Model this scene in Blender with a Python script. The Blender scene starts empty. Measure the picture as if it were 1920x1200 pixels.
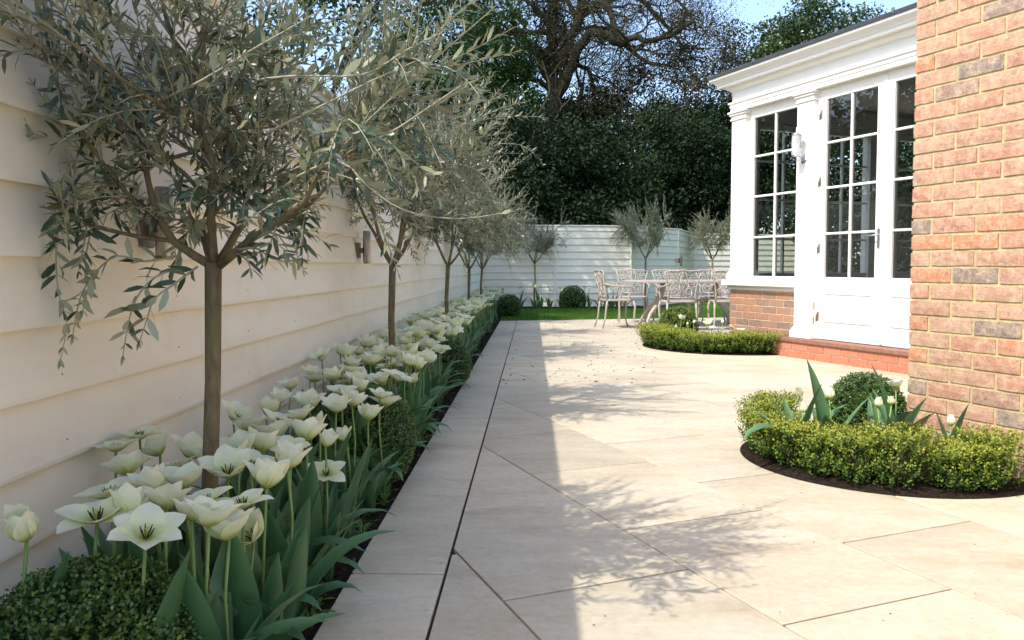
import bpy, math, random
import numpy as np
from mathutils import Vector, Matrix
random.seed(7); RNG = np.random.default_rng(11)
R = math.radians
scene = bpy.context.scene
COL = scene.collection

# ------------------------------------------------------------------ camera, sky, sun, exposure
CAMH, FPX, PPX = .9, 1500., 75.          # eye height, focal length in photo pixels, pitch in photo pixels
YAW, PIT = math.atan(38 / FPX), math.atan(PPX / FPX)
cd = bpy.data.cameras.new('camera'); cam = bpy.data.objects.new('camera', cd); COL.objects.link(cam)
cd.sensor_width = 36; cd.lens = 36 * FPX / 1920; cd.clip_start = .02; cd.clip_end = 3000
cd.shift_y = (500 + PPX - 600) / 1920
cam.location = (0, 0, CAMH); cam.rotation_euler = (R(90) - PIT, 0, YAW)
scene.camera = cam
SUNV = Vector((-.65, -.55, 1)).normalized()      # towards the sun
w = bpy.data.worlds.new('World'); scene.world = w; w.use_nodes = True
nt = w.node_tree; sky = nt.nodes.new('ShaderNodeTexSky'); sky.sky_type = 'NISHITA'; sky.sun_disc = False
sky.sun_elevation = math.asin(SUNV.z); sky.sun_rotation = math.atan2(SUNV.x, SUNV.y)
sky.air_density = 1.0; sky.dust_density = 1.7; sky.ozone_density = 1.0
bg = nt.nodes['Background']; bg.inputs[1].default_value = .15
nt.links.new(sky.outputs[0], bg.inputs[0])
sl = bpy.data.lights.new('sun', 'SUN'); sl.energy = 2.0; sl.angle = R(.53); sl.color = (1, .94, .84)
so = bpy.data.objects.new('sun', sl); COL.objects.link(so); so.location = (-8, -7, 12)
so.rotation_euler = SUNV.to_track_quat('Z', 'Y').to_euler()
scene.view_settings.view_transform = 'Standard'; scene.view_settings.look = 'None'
scene.view_settings.gamma = 1; scene.view_settings.exposure = 1.28

# photo pixel -> ray
_f = np.array([-math.sin(YAW) * math.cos(PIT), math.cos(YAW) * math.cos(PIT), -math.sin(PIT)])
_r = np.array([math.cos(YAW), math.sin(YAW), 0]); _u = np.cross(_r, _f)
def ray(x, y): return _f + _r * (x - 960) / FPX - _u * (y - 500 - PPX) / FPX
def at_z(x, y, z): d = ray(x, y); return np.array([0, 0, CAMH]) + d * ((z - CAMH) / d[2])
def at_y(x, y, Y): d = ray(x, y); return np.array([0, 0, CAMH]) + d * (Y / d[1])
HA = R(23.8)                              # the house and the paving are turned against the fence
HX, HY = np.array([math.cos(HA), math.sin(HA)]), np.array([-math.sin(HA), math.cos(HA)])
def house(b, a): return HX * b + HY * a   # house coordinates (depth, along) -> world xy

# ------------------------------------------------------------------ object helpers
def put(o, parent=None):
    COL.objects.link(o)
    if parent is not None: o.parent = parent
    return o
def tag(o, label=None, cat=None, group=None, kind=None):
    if label: o['label'] = label
    if cat: o['category'] = cat
    if group: o['group'] = group
    if kind: o['kind'] = kind
    return o
def empty(name, loc, rz=0, parent=None):
    o = bpy.data.objects.new(name, None); o.location = loc; o.rotation_euler = (0, 0, rz); o.empty_display_size = .1
    return put(o, parent)
def obj(name, me, mat=None, parent=None, loc=(0, 0, 0), rot=(0, 0, 0), scale=None):
    if mat is not None and not me.materials: me.materials.append(mat)
    o = bpy.data.objects.new(name, me); o.location = loc; o.rotation_euler = rot
    if scale is not None: o.scale = scale
    return put(o, parent)
def fast_mesh(name, V, F, mat=None, tint=None, smooth=False):
    """V (n,3) array, F list of (m,k) int arrays"""
    me = bpy.data.meshes.new(name); V = np.asarray(V, np.float32)
    me.vertices.add(len(V)); me.vertices.foreach_set('co', V.ravel())
    F = [np.asarray(f, np.int32) for f in F if len(f)]
    tot = np.concatenate([np.full(len(f), f.shape[1], np.int32) for f in F])
    idx = np.concatenate([f.ravel() for f in F])
    st = np.concatenate([[0], np.cumsum(tot)[:-1]]).astype(np.int32)
    me.loops.add(len(idx)); me.loops.foreach_set('vertex_index', idx)
    me.polygons.add(len(tot)); me.polygons.foreach_set('loop_start', st)
    if smooth: me.polygons.foreach_set('use_smooth', np.ones(len(tot), bool))
    me.update(calc_edges=True)
    if tint is not None:
        at = me.attributes.new('tint', 'FLOAT', 'POINT'); at.data.foreach_set('value', np.asarray(tint, np.float32))
    if mat: me.materials.append(mat)
    return me
class MB:
    def __init__(s): s.v = []; s.f = []; s.sm = []
    def add(s, vs, fs, sm=False):
        k = len(s.v); s.v += [tuple(map(float, p)) for p in vs]
        s.f += [tuple(i + k for i in f) for f in fs]; s.sm += [sm] * len(fs); return s
    def box(s, x0, x1, y0, y1, z0, z1):
        return s.add([(x0, y0, z0), (x1, y0, z0), (x1, y1, z0), (x0, y1, z0), (x0, y0, z1), (x1, y0, z1), (x1, y1, z1), (x0, y1, z1)],
                     [(0, 3, 2, 1), (4, 5, 6, 7), (0, 1, 5, 4), (1, 2, 6, 5), (2, 3, 7, 6), (3, 0, 4, 7)])
    def bbox(s, x0, x1, y0, y1, z0, z1, c=.004):   # box with chamfered edges
        vs = []
        for z, i in ((z0, c), (z0 + c, 0), (z1 - c, 0), (z1, c)):
            vs += [(x0 + i, y0 + i, z), (x1 - i, y0 + i, z), (x1 - i, y1 - i, z), (x0 + i, y1 - i, z)]
        fs = [(3, 2, 1, 0), (12, 13, 14, 15)]
        for L in range(3):
            for k in range(4): fs.append((L * 4 + k, L * 4 + (k + 1) % 4, L * 4 + 4 + (k + 1) % 4, L * 4 + 4 + k))
        return s.add(vs, fs)
    def tube(s, pts, rad, n=6, cap=True):
        pts = [Vector(p) for p in pts]; m = len(pts)
        if not hasattr(rad, '__len__'): rad = [rad] * m
        vs = []; t = (pts[1] - pts[0]).normalized(); a = t.orthogonal().normalized()
        for i in range(m):
            t = (pts[min(i + 1, m - 1)] - pts[max(i - 1, 0)])
            t = t.normalized() if t.length > 1e-9 else Vector((0, 0, 1))
            a = a - t * a.dot(t); a = a.normalized() if a.length > 1e-6 else t.orthogonal().normalized(); b = t.cross(a)
            for k in range(n):
                q = 2 * math.pi * k / n; vs.append(pts[i] + (a * math.cos(q) + b * math.sin(q)) * rad[i])
        fs = [(i * n + k, i * n + (k + 1) % n, (i + 1) * n + (k + 1) % n, (i + 1) * n + k) for i in range(m - 1) for k in range(n)]
        if cap: fs += [tuple(range(n))[::-1], tuple((m - 1) * n + k for k in range(n))]
        return s.add(vs, fs, True)
    def lathe(s, prof, n=16, c=(0, 0)):
        vs = [(c[0] + r * math.cos(2 * math.pi * k / n), c[1] + r * math.sin(2 * math.pi * k / n), z) for r, z in prof for k in range(n)]
        m = len(prof)
        fs = [(i * n + k, i * n + (k + 1) % n, (i + 1) * n + (k + 1) % n, (i + 1) * n + k) for i in range(m - 1) for k in range(n)]
        return s.add(vs, fs + [tuple(range(n))[::-1], tuple((m - 1) * n + k for k in range(n))], True)
    def extrude_y(s, prof, y0, y1, closed=True):     # prof: list of (x,z), swept along y
        m = len(prof); vs = [(x, y0, z) for x, z in prof] + [(x, y1, z) for x, z in prof]
        fs = [(k, m + k, m + (k + 1) % m, (k + 1) % m) for k in range(m)]
        return s.add(vs, fs + [tuple(range(m))[::-1], tuple(range(m, 2 * m))][::1])
    def prism(s, poly, z0, z1, c=.002):               # convex polygon with a chamfered top
        P = np.array(poly); m = len(P); cen = P.mean(0); d = P - cen; L = np.linalg.norm(d, axis=1, keepdims=True)
        Q = P - d / np.maximum(L, 1e-6) * np.minimum(c * 1.4, L * .3)
        vs = [(x, y, z0) for x, y in P] + [(x, y, z1 - c) for x, y in P] + [(x, y, z1) for x, y in Q]
        fs = [tuple(range(m))[::-1], tuple(range(2 * m, 3 * m))]
        for k in range(m):
            j = (k + 1) % m; fs += [(k, j, m + j, m + k), (m + k, m + j, 2 * m + j, 2 * m + k)]
        return s.add(vs, fs)
    def mesh(s, name, mat=None, fix=True):
        me = bpy.data.meshes.new(name); me.from_pydata(s.v, [], s.f)
        me.polygons.foreach_set('use_smooth', s.sm)
        if fix:
            import bmesh
            bm = bmesh.new(); bm.from_mesh(me); bmesh.ops.recalc_face_normals(bm, faces=bm.faces); bm.to_mesh(me); bm.free()
        me.update()
        if mat: me.materials.append(mat)
        return me
    def build(s, name, mat, parent=None, **k): return obj(name, s.mesh(name, mat), None, parent, **k)

# ------------------------------------------------------------------ materials
def M(name):
    m = bpy.data.materials.new(name); m.use_nodes = True; n = m.node_tree.nodes; l = m.node_tree.links
    return m, n, l, n['Principled BSDF']
def N(n, t, **kw):
    x = n.new('ShaderNode' + t)
    for k, v in kw.items(): setattr(x, k, v)
    return x
def ramp(n, l, src, stops):
    r = N(n, 'ValToRGB'); e = r.color_ramp.elements
    while len(e) < len(stops): e.new(.5)
    for i, (p, c) in enumerate(stops): e[i].position = p; e[i].color = (*c, 1)
    l.new(src, r.inputs[0]); return r.outputs[0]
def noise(n, l, vec, scale, detail=4, rough=.55):
    t = N(n, 'TexNoise'); t.inputs['Scale'].default_value = scale; t.inputs['Detail'].default_value = detail; t.inputs['Roughness'].default_value = rough
    if vec is not None: l.new(vec, t.inputs['Vector'])
    return t.outputs['Fac']
def mixc(n, l, fac, a, b, mode='MIX'):
    m = N(n, 'Mix', data_type='RGBA', blend_type=mode)
    for i, v in ((0, fac), (6, a), (7, b)):
        if isinstance(v, (int, float)): m.inputs[i].default_value = v
        elif isinstance(v, tuple): m.inputs[i].default_value = (*v, 1)
        else: l.new(v, m.inputs[i])
    return m.outputs[2]
def bump(n, l, b, h, strength, dist):
    x = N(n, 'Bump'); x.inputs['Strength'].default_value = strength; x.inputs['Distance'].default_value = dist
    l.new(h, x.inputs['Height']); l.new(x.outputs[0], b.inputs['Normal'])
def world_pos(n, l, shift=True):
    g = N(n, 'NewGeometry').outputs['Position']
    if not shift: return g
    r = N(n, 'ObjectInfo').outputs['Random']; v = N(n, 'VectorMath', operation='MULTIPLY_ADD')
    c = N(n, 'CombineXYZ'); l.new(r, c.inputs[0]); l.new(r, c.inputs[1]); l.new(r, c.inputs[2])
    l.new(c.outputs[0], v.inputs[0]); v.inputs[1].default_value = (37, 53, 29); l.new(g, v.inputs[2]); return v.outputs[0]
def plain(name, col, rough=.5, metal=0, var=.06, scale=14, bmp=0, spec=.5):
    m, n, l, b = M(name); p = world_pos(n, l, False)
    f = noise(n, l, p, scale)
    c = ramp(n, l, f, [(.3, tuple(x * (1 - var) for x in col)), (.7, tuple(min(1, x * (1 + var)) for x in col))])
    l.new(c, b.inputs['Base Color']); b.inputs['Roughness'].default_value = rough; b.inputs['Metallic'].default_value = metal
    b.inputs['Specular IOR Level'].default_value = spec
    if bmp: bump(n, l, b, noise(n, l, p, scale * 6), bmp, .002)
    return m
def leafmat(name, stops, back=None, rough=.45, trans=.25, spec=.4):
    """stops: colour ramp over the 'tint' attribute; back: colour of the leaf's underside"""
    m, n, l, b = M(name); a = N(n, 'Attribute', attribute_name='tint').outputs['Fac']
    c = ramp(n, l, a, stops)
    if back: c = mixc(n, l, N(n, 'NewGeometry').outputs['Backfacing'], c, back)
    l.new(c, b.inputs['Base Color']); b.inputs['Roughness'].default_value = rough; b.inputs['Specular IOR Level'].default_value = spec
    t = N(n, 'BsdfTranslucent'); l.new(c, t.inputs['Color']); s = N(n, 'MixShader'); s.inputs[0].default_value = trans
    l.new(b.outputs[0], s.inputs[1]); l.new(t.outputs[0], s.inputs[2]); l.new(s.outputs[0], n['Material Output'].inputs[0]); return m
MT = {}
def mk_slab():
    m, n, l, b = M('limestone'); p = world_pos(n, l)
    rnd = N(n, 'ObjectInfo').outputs['Random']
    mp = N(n, 'Mapping'); mp.inputs['Rotation'].default_value = (0, 0, -HA); mp.inputs['Scale'].default_value = (1, 2.6, 1); l.new(p, mp.inputs[0])
    f = noise(n, l, mp.outputs[0], 2.2, 7, .62)
    c = ramp(n, l, f, [(.28, (.40, .325, .21)), (.42, (.51, .435, .305)), (.54, (.56, .49, .355)), (.70, (.62, .56, .43))])
    f2 = noise(n, l, p, 34, 5, .7); c = mixc(n, l, .22, c, ramp(n, l, f2, [(.35, (.40, .32, .24)), (.6, (.68, .62, .52))]))
    f4 = noise(n, l, mp.outputs[0], 7, 8, .75)
    c = mixc(n, l, ramp(n, l, f4, [(.56, (0, 0, 0)), (.68, (.6, .6, .6))]), c, (.68, .63, .52))
    f3 = noise(n, l, p, 150, 2, .5); c = mixc(n, l, ramp(n, l, f3, [(.70, (0, 0, 0)), (.76, (.5, .5, .5))]), c, (.30, .23, .165))
    hv = N(n, 'HueSaturation'); mr = N(n, 'MapRange'); l.new(rnd, mr.inputs[0]); mr.inputs[3].default_value = .87; mr.inputs[4].default_value = 1.07
    l.new(mr.outputs[0], hv.inputs['Value']); l.new(c, hv.inputs['Color']); l.new(hv.outputs[0], b.inputs['Base Color'])
    b.inputs['Roughness'].default_value = .62; b.inputs['Specular IOR Level'].default_value = .35
    bump(n, l, b, f2, .12, .002); return m
def mk_brick(name, stops, burnt=.0, wear=.35, pale=(.56, .42, .28)):
    m, n, l, b = M(name); p = world_pos(n, l); rnd = N(n, 'ObjectInfo').outputs['Random']
    c = ramp(n, l, rnd, stops)
    f = noise(n, l, p, 22, 8, .72); c = mixc(n, l, ramp(n, l, f, [(.42, (0, 0, 0)), (.62, (wear * 1.9,) * 3)]), c, pale)
    f1 = noise(n, l, p, 28, 4, .6); c = mixc(n, l, ramp(n, l, f1, [(.58, (0, 0, 0)), (.68, (.6, .6, .6))]), c, (.20, .13, .10))
    f2 = noise(n, l, p, 95, 4, .6); c = mixc(n, l, .16, c, ramp(n, l, f2, [(.35, (.2, .1, .06)), (.65, (.8, .62, .5))]))
    l.new(c, b.inputs['Base Color']); b.inputs['Roughness'].default_value = .85; b.inputs['Specular IOR Level'].default_value = .2
    mp = N(n, 'Mapping'); mp.inputs['Scale'].default_value = (1, 1, 2.2); l.new(p, mp.inputs[0])
    bump(n, l, b, noise(n, l, mp.outputs[0], 55, 5, .6), .55, .004); return m
def mk_soil():
    m, n, l, b = M('soil'); p = world_pos(n, l, False)
    c = ramp(n, l, noise(n, l, p, 45, 6, .7), [(.3, (.012, .009, .007)), (.55, (.035, .025, .018)), (.75, (.09, .068, .05))])
    l.new(c, b.inputs['Base Color']); b.inputs['Roughness'].default_value = .95; b.inputs['Specular IOR Level'].default_value = .1
    bump(n, l, b, noise(n, l, p, 60, 6, .7), 1, .02); return m
def mk_board():
    m, n, l, b = M('cream_board_paint'); p = world_pos(n, l)
    mp = N(n, 'Mapping'); mp.inputs['Scale'].default_value = (1, 1, 5); l.new(p, mp.inputs[0])
    c = ramp(n, l, noise(n, l, mp.outputs[0], 1.6, 6, .65), [(.3, (.775, .72, .59)), (.6, (.83, .785, .66)), (.8, (.85, .81, .70))])
    c = mixc(n, l, ramp(n, l, noise(n, l, p, 42, 2), [(.76, (0, 0, 0)), (.80, (.35, .35, .35))]), c, (.42, .36, .27))
    c = mixc(n, l, ramp(n, l, noise(n, l, p, 5, 8, .7), [(.54, (0, 0, 0)), (.74, (.30, .30, .30))]), c, (.60, .54, .42))
    l.new(c, b.inputs['Base Color']); b.inputs['Roughness'].default_value = .6; b.inputs['Specular IOR Level'].default_value = .25
    bump(n, l, b, noise(n, l, mp.outputs[0], 18, 3), .05, .002); return m
def mk_bark(name, a, c2, green=None):
    m, n, l, b = M(name); p = world_pos(n, l, False)
    mp = N(n, 'Mapping'); mp.inputs['Scale'].default_value = (1, 1, .3); l.new(p, mp.inputs[0])
    f = noise(n, l, mp.outputs[0], 60, 6, .7); c = ramp(n, l, f, [(.3, a), (.7, c2)])
    if green: c = mixc(n, l, ramp(n, l, noise(n, l, p, 9, 3), [(.45, (0, 0, 0)), (.65, (.7, .7, .7))]), c, green)
    l.new(c, b.inputs['Base Color']); b.inputs['Roughness'].default_value = .9; b.inputs['Specular IOR Level'].default_value = .15
    bump(n, l, b, f, .6, .004); return m
def mk_glass():
    m, n, l, b = M('window_glass'); n.remove(b)
    t = N(n, 'BsdfTransparent'); t.inputs[0].default_value = (.90, .94, .92, 1); g = N(n, 'BsdfGlossy'); g.inputs['Roughness'].default_value = .005
    fr = N(n, 'Fresnel'); fr.inputs[0].default_value = 2.0; s = N(n, 'MixShader')
    l.new(fr.outputs[0], s.inputs[0]); l.new(t.outputs[0], s.inputs[1]); l.new(g.outputs[0], s.inputs[2]); l.new(s.outputs[0], n['Material Output'].inputs[0]); return m
def mk_petal():
    m, n, l, b = M('tulip_petal'); a = N(n, 'Attribute', attribute_name='tint').outputs['Fac']
    c = ramp(n, l, a, [(0, (.52, .44, .06)), (.14, (.62, .68, .26)), (.4, (.86, .895, .60)), (.8, (.915, .925, .745))])
    r = N(n, 'ObjectInfo').outputs['Random']; c = mixc(n, l, r, c, (.80, .82, .56), 'MIX') if 0 else c
    f = noise(n, l, world_pos(n, l), 60, 3); c = mixc(n, l, ramp(n, l, f, [(.5, (0, 0, 0)), (.8, (.3, .3, .3))]), c, (.72, .74, .45))
    l.new(c, b.inputs['Base Color']); b.inputs['Roughness'].default_value = .5; b.inputs['Specular IOR Level'].default_value = .25
    t = N(n, 'BsdfTranslucent'); l.new(c, t.inputs['Color']); s = N(n, 'MixShader'); s.inputs[0].default_value = .35
    l.new(b.outputs[0], s.inputs[1]); l.new(t.outputs[0], s.inputs[2]); l.new(s.outputs[0], n['Material Output'].inputs[0]); return m
MT['slab'] = mk_slab(); MT['soil'] = mk_soil(); MT['board'] = mk_board(); MT['glass'] = mk_glass(); MT['petal'] = mk_petal()
MT['brick'] = mk_brick('old_pink_brick', [(0, (0.396, 0.176, 0.109)), (.2, (0.447, 0.216, 0.133)), (.36, (0.447, 0.272, 0.168)), (.5, (0.387, 0.2, 0.129)), (.62, (0.49, 0.188, 0.078)), (.72, (0.43, 0.248, 0.156)), (.86, (0.378, 0.168, 0.109)), (.92, (.20, .155, .13)), (1, (.15, .125, .11))])
MT['brick2'] = mk_brick('red_brown_brick', [(0, (.33, .14, .08)), (.3, (.40, .18, .10)), (.5, (.22, .125, .09)), (.7, (.36, .19, .12)), (.85, (.17, .11, .09)), (1, (.42, .22, .13))], wear=.2, pale=(.44, .30, .2))
MT['brick3'] = mk_brick('red_step_brick', [(0, (.46, .13, .065)), (1, (.54, .175, .09))], wear=.08, pale=(.6, .33, .24))
MT['mortar'] = plain('mortar', (.49, .40, .22), .95, var=.2, scale=40, bmp=.5, spec=.1)
MT['mortar2'] = plain('pale_mortar', (.60, .51, .38), .95, var=.1, scale=40, bmp=.4, spec=.1)
MT['tile'] = plain('red_quarry_tile', (.27, .125, .09), .55, var=.18, scale=20)
MT['joint'] = plain('paving_joint', (.05, .042, .032), .95, var=.3, scale=30, spec=.1)
MT['white'] = plain('white_gloss_paint', (.80, .785, .74), .35, var=.02, scale=6)
MT['room'] = plain('cream_plaster', (.62, .57, .47), .8, var=.03, scale=3)
MT['roomfloor'] = plain('room_floor_stone', (.45, .40, .33), .5, var=.1, scale=3)
MT['lead'] = plain('roof_lead', (.055, .06, .07), .6, var=.2, scale=5)
MT['chrome'] = plain('chrome', (.72, .72, .72), .18, 1, var=.04)
MT['steel'] = plain('brushed_steel', (.42, .40, .37), .38, 1, var=.1)
MT['bronze'] = plain('grey_brown_metal', (.20, .165, .13), .55, .3, var=.1)
MT['chair'] = plain('taupe_cast_metal', (.40, .35, .305), .5, 0, var=.14, scale=30)
MT['rubber'] = plain('black_rubber', (.02, .02, .02), .8)
MT['olivebark'] = mk_bark('olive_bark', (.10, .075, .045), (.24, .19, .12), (.15, .145, .06))
MT['twig'] = plain('olive_twig', (.34, .32, .23), .7, var=.15, scale=30)
MT['bark'] = mk_bark('dark_bark', (.028, .024, .017), (.075, .065, .045), (.045, .05, .02))
MT['stem'] = plain('tulip_stem', (.17, .27, .075), .45, var=.15, scale=20)
MT['anther'] = plain('tulip_anther', (.035, .025, .02), .8)
MT['pistil'] = plain('tulip_pistil', (.42, .42, .08), .6)
MT['tulipleaf'] = leafmat('tulip_leaf', [(0, (.04, .11, .04)), (.5, (.07, .165, .065)), (1, (.13, .24, .11))], rough=.38, trans=.18, spec=.5)
MT['weed'] = leafmat('weed_leaf', [(0, (.05, .12, .02)), (1, (.15, .30, .05))], trans=.3)
MT['olive'] = leafmat('olive_leaf', [(0, (.030, .058, .034)), (.5, (.06, .092, .048)), (.85, (.14, .155, .07)), (1, (.26, .25, .11))], back=(.34, .36, .235), rough=.36, trans=.14, spec=.55)
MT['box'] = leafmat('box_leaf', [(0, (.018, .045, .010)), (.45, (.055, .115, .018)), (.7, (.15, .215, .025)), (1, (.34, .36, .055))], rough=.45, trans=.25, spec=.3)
MT['boxdark'] = leafmat('dark_box_leaf', [(0, (.018, .046, .010)), (.5, (.045, .10, .018)), (.9, (.10, .19, .03)), (1, (.20, .25, .06))], rough=.35, trans=.18, spec=.5)
MT['boxcore'] = plain('dark_box_core', (.03, .035, .014), .95, var=.4, scale=40, spec=.05)  # dark filler colour for the cores added inside the box plants
MT['grass'] = leafmat('lawn_blade', [(0, (.05, .12, .014)), (1, (.13, .24, .035))], trans=.35, spec=.2)
MT['turf'] = plain('lawn_turf', (.055, .125, .018), .95, var=.25, scale=9, spec=.1)
MT['evergreen'] = leafmat('evergreen_leaf', [(0, (.010, .022, .009)), (.6, (.022, .045, .016)), (1, (.05, .07, .022))], rough=.65, trans=.12, spec=.18)
MT['fresh'] = leafmat('fresh_green_leaf', [(0, (.022, .05, .010)), (.6, (.055, .11, .018)), (1, (.13, .20, .035))], rough=.5, trans=.35)
MT['bud'] = leafmat('brown_budding_leaf', [(0, (.035, .032, .018)), (.6, (.075, .066, .034)), (1, (.13, .12, .05))], rough=.6, trans=.25)
MT['holly'] = leafmat('glossy_leaf', [(0, (.02, .045, .012)), (.6, (.06, .10, .025)), (1, (.22, .24, .06))], rough=.35, trans=.2, spec=.5)
MT['ground'] = plain('rough_ground', (.06, .07, .03), .95, var=.3, scale=1.5, spec=.1)
MT['crumb'] = plain('dry_leaf_crumb', (.09, .06, .035), .9, var=.4, scale=60)

# ------------------------------------------------------------------ leaf geometry (numpy)
def unit(v): return v / np.maximum(np.linalg.norm(v, axis=-1, keepdims=True), 1e-9)
def leaf_arrays(P, D, Nn, L, W, curl=.12, six=True):
    """leaves with base P, direction D, upper side Nn; -> verts, faces"""
    D = unit(D); S = unit(np.cross(D, Nn)); Nn = np.cross(S, D); n = len(P); L = np.broadcast_to(L, n)[:, None]; W = np.broadcast_to(W, n)[:, None]
    if six:
        rows = [P, P + D * L * .30 - S * W * .43 + Nn * L * curl * .4, P + D * L * .30 + S * W * .43 + Nn * L * curl * .4,
                P + D * L * .68 - S * W * .40 + Nn * L * curl * .35, P + D * L * .68 + S * W * .40 + Nn * L * curl * .35, P + D * L - Nn * L * curl * .3]
        V = np.stack(rows, 1).reshape(-1, 3); o = np.arange(n)[:, None] * 6
        return V, [np.concatenate([o + [0, 2, 1], o + [3, 4, 5]]), o + [1, 2, 4, 3]], 6
    rows = [P, P + D * L * .5 + S * W * .5 + Nn * L * curl * .5, P + D * L, P + D * L * .5 - S * W * .5 + Nn * L * curl * .5]
    V = np.stack(rows, 1).reshape(-1, 3); o = np.arange(n)[:, None] * 4
    return V, [o + [0, 1, 2, 3]], 4
def leaf_mesh(name, P, D, Nn, L, W, tint, mat, curl=.12, six=True):
    V, F, k = leaf_arrays(P, D, Nn, L, W, curl, six)
    return fast_mesh(name, V, F, mat, np.repeat(np.clip(tint, 0, 1), k))
def rand_dir(n, rng=RNG): return unit(rng.normal(size=(n, 3)))

# ------------------------------------------------------------------ setting
g = MB(); g.add([(-600, -600, -.08), (600, -600, -.08), (600, 900, -.08), (-600, 900, -.08)], [(0, 1, 2, 3)])
tag(g.build('ground', MT['ground']), kind='structure')
FX = -1.1                                   # face of the long fence
BEDX, JX = -.530, -.254                      # edge of the flower bed, joint between border slabs and patio
LAWN = lambda x: 13.5 + .25 * (x - .38)
def clip(poly, nx, ny, c):                   # keep nx*x+ny*y<=c
    out = []
    for i in range(len(poly)):
        p, q = poly[i], poly[(i + 1) % len(poly)]; dp, dq = nx * p[0] + ny * p[1] - c, nx * q[0] + ny * q[1] - c
        if dp <= 0: out.append(p)
        if dp * dq < 0: t = dp / (dp - dq); out.append((p[0] + (q[0] - p[0]) * t, p[1] + (q[1] - p[1]) * t))
    return out
def area(p): return .5 * abs(sum(p[i][0] * p[(i + 1) % len(p)][1] - p[(i + 1) % len(p)][0] * p[i][1] for i in range(len(p)))) if len(p) > 2 else 0
pg = MB(); pg.add([(BEDX + .01, -3, -.012), (9, -3, -.012), (9, LAWN(9) - .01, -.012), (BEDX + .01, LAWN(BEDX) - .01, -.012)], [(0, 1, 2, 3)])
patio = tag(pg.build('patio', MT['joint']), kind='structure')
G = .0034; GC = .0046
def slab(name, poly):
    c = np.mean(poly, 0); dz = random.uniform(-.0008, .0008)
    m = MB().prism([(x - c[0], y - c[1]) for x, y in poly], -.03, dz, .0018)
    obj(name, m.mesh(name, MT['slab']), None, patio, (c[0], c[1], 0))
y = 2.30 - .8 * 7
while y < 13.6:
    p = [(BEDX, y + GC), (JX - G * 1.3, y + GC), (JX - G * 1.3, y + .8 - GC), (BEDX, y + .8 - GC)]
    p = clip(p, -.25, 1, 13.5 - .25 * .38 - .004)
    if area(p) > .003: slab('border_slab', p)
    y += .8
ROW, LEN = .597, .79
for i in range(-6, 18):
    b0 = .782 + ROW * i
    off = 1.967 if i % 2 == 0 else 1.563
    for k in range(-9, 18):
        a0 = off + LEN * k
        if b0 > 5.75 and a0 + LEN < 7.3: continue
        if b0 > 3.3 and a0 + LEN < 2.75: continue
        q = [tuple(house(b, a)) for b, a in ((b0 + G, a0 + GC), (b0 + ROW - G, a0 + GC), (b0 + ROW - G, a0 + LEN - GC), (b0 + G, a0 + LEN - GC))]
        q = clip(q, -1, 0, -(JX + G * 1.3)); q = clip(q, -.25, 1, 13.5 - .25 * .38 - .004) if len(q) > 2 else q
        q = clip(q, 0, -1, 3) if len(q) > 2 else q; q = clip(q, 1, 0, 8.5) if len(q) > 2 else q
        if area(q) > .002: slab('paving_slab', q)

def soil_patch(name, inside, x0, x1, y0, y1, step, z0, amp, edge):
    nx, ny = int((x1 - x0) / step) + 1, int((y1 - y0) / step) + 1
    X, Y = np.meshgrid(np.linspace(x0, x1, nx), np.linspace(y0, y1, ny)); Z = z0 + amp * (RNG.random(X.shape) - .3)
    idx = np.arange(nx * ny).reshape(ny, nx)
    F = np.stack([idx[:-1, :-1], idx[:-1, 1:], idx[1:, 1:], idx[1:, :-1]], -1).reshape(-1, 4)
    V = np.stack([X, Y, Z], -1).reshape(-1, 3)
    return tag(obj(name, fast_mesh(name, V, [F], MT['soil'], smooth=True)), kind='structure')
soil_patch('flower_bed', None, FX - .02, BEDX + .004, -2, 18, .028, -.014, .022, 0)
lw = MB(); lw.add([(BEDX, LAWN(BEDX), .012), (9, LAWN(9), .012), (9, 22, .012), (4.2, 21, .012), (2.4, 17.2, .012), (BEDX, 16.9, .012), (BEDX, LAWN(BEDX), -.05), (9, LAWN(9), -.05)], [(0, 1, 2, 3, 4, 5), (6, 7, 1, 0)])
tag(lw.build('lawn', MT['turf']), kind='structure')
n = 26000; gx = RNG.uniform(BEDX, 6, n); gy = RNG.uniform(0, 1, n) ** 1.3 * 3.6; P = np.stack([gx, LAWN(gx) + gy, np.full(n, .01)], 1)
P = P[(P[:, 1] < 16.95)]; n = len(P); D = unit(np.array([0, 0, 1.]) + RNG.normal(size=(n, 3)) * .35)
tag(obj('grass', leaf_mesh('grass', P, D, rand_dir(n), RNG.uniform(.025, .045, n), .005, RNG.random(n), MT['grass'], six=False)), 'short bright green lawn grass behind the patio', 'grass', kind='stuff')
soil_patch('back_flower_bed', None, BEDX, 3.2, 16.8, 18.3, .06, .0, .03, 0)

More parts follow.
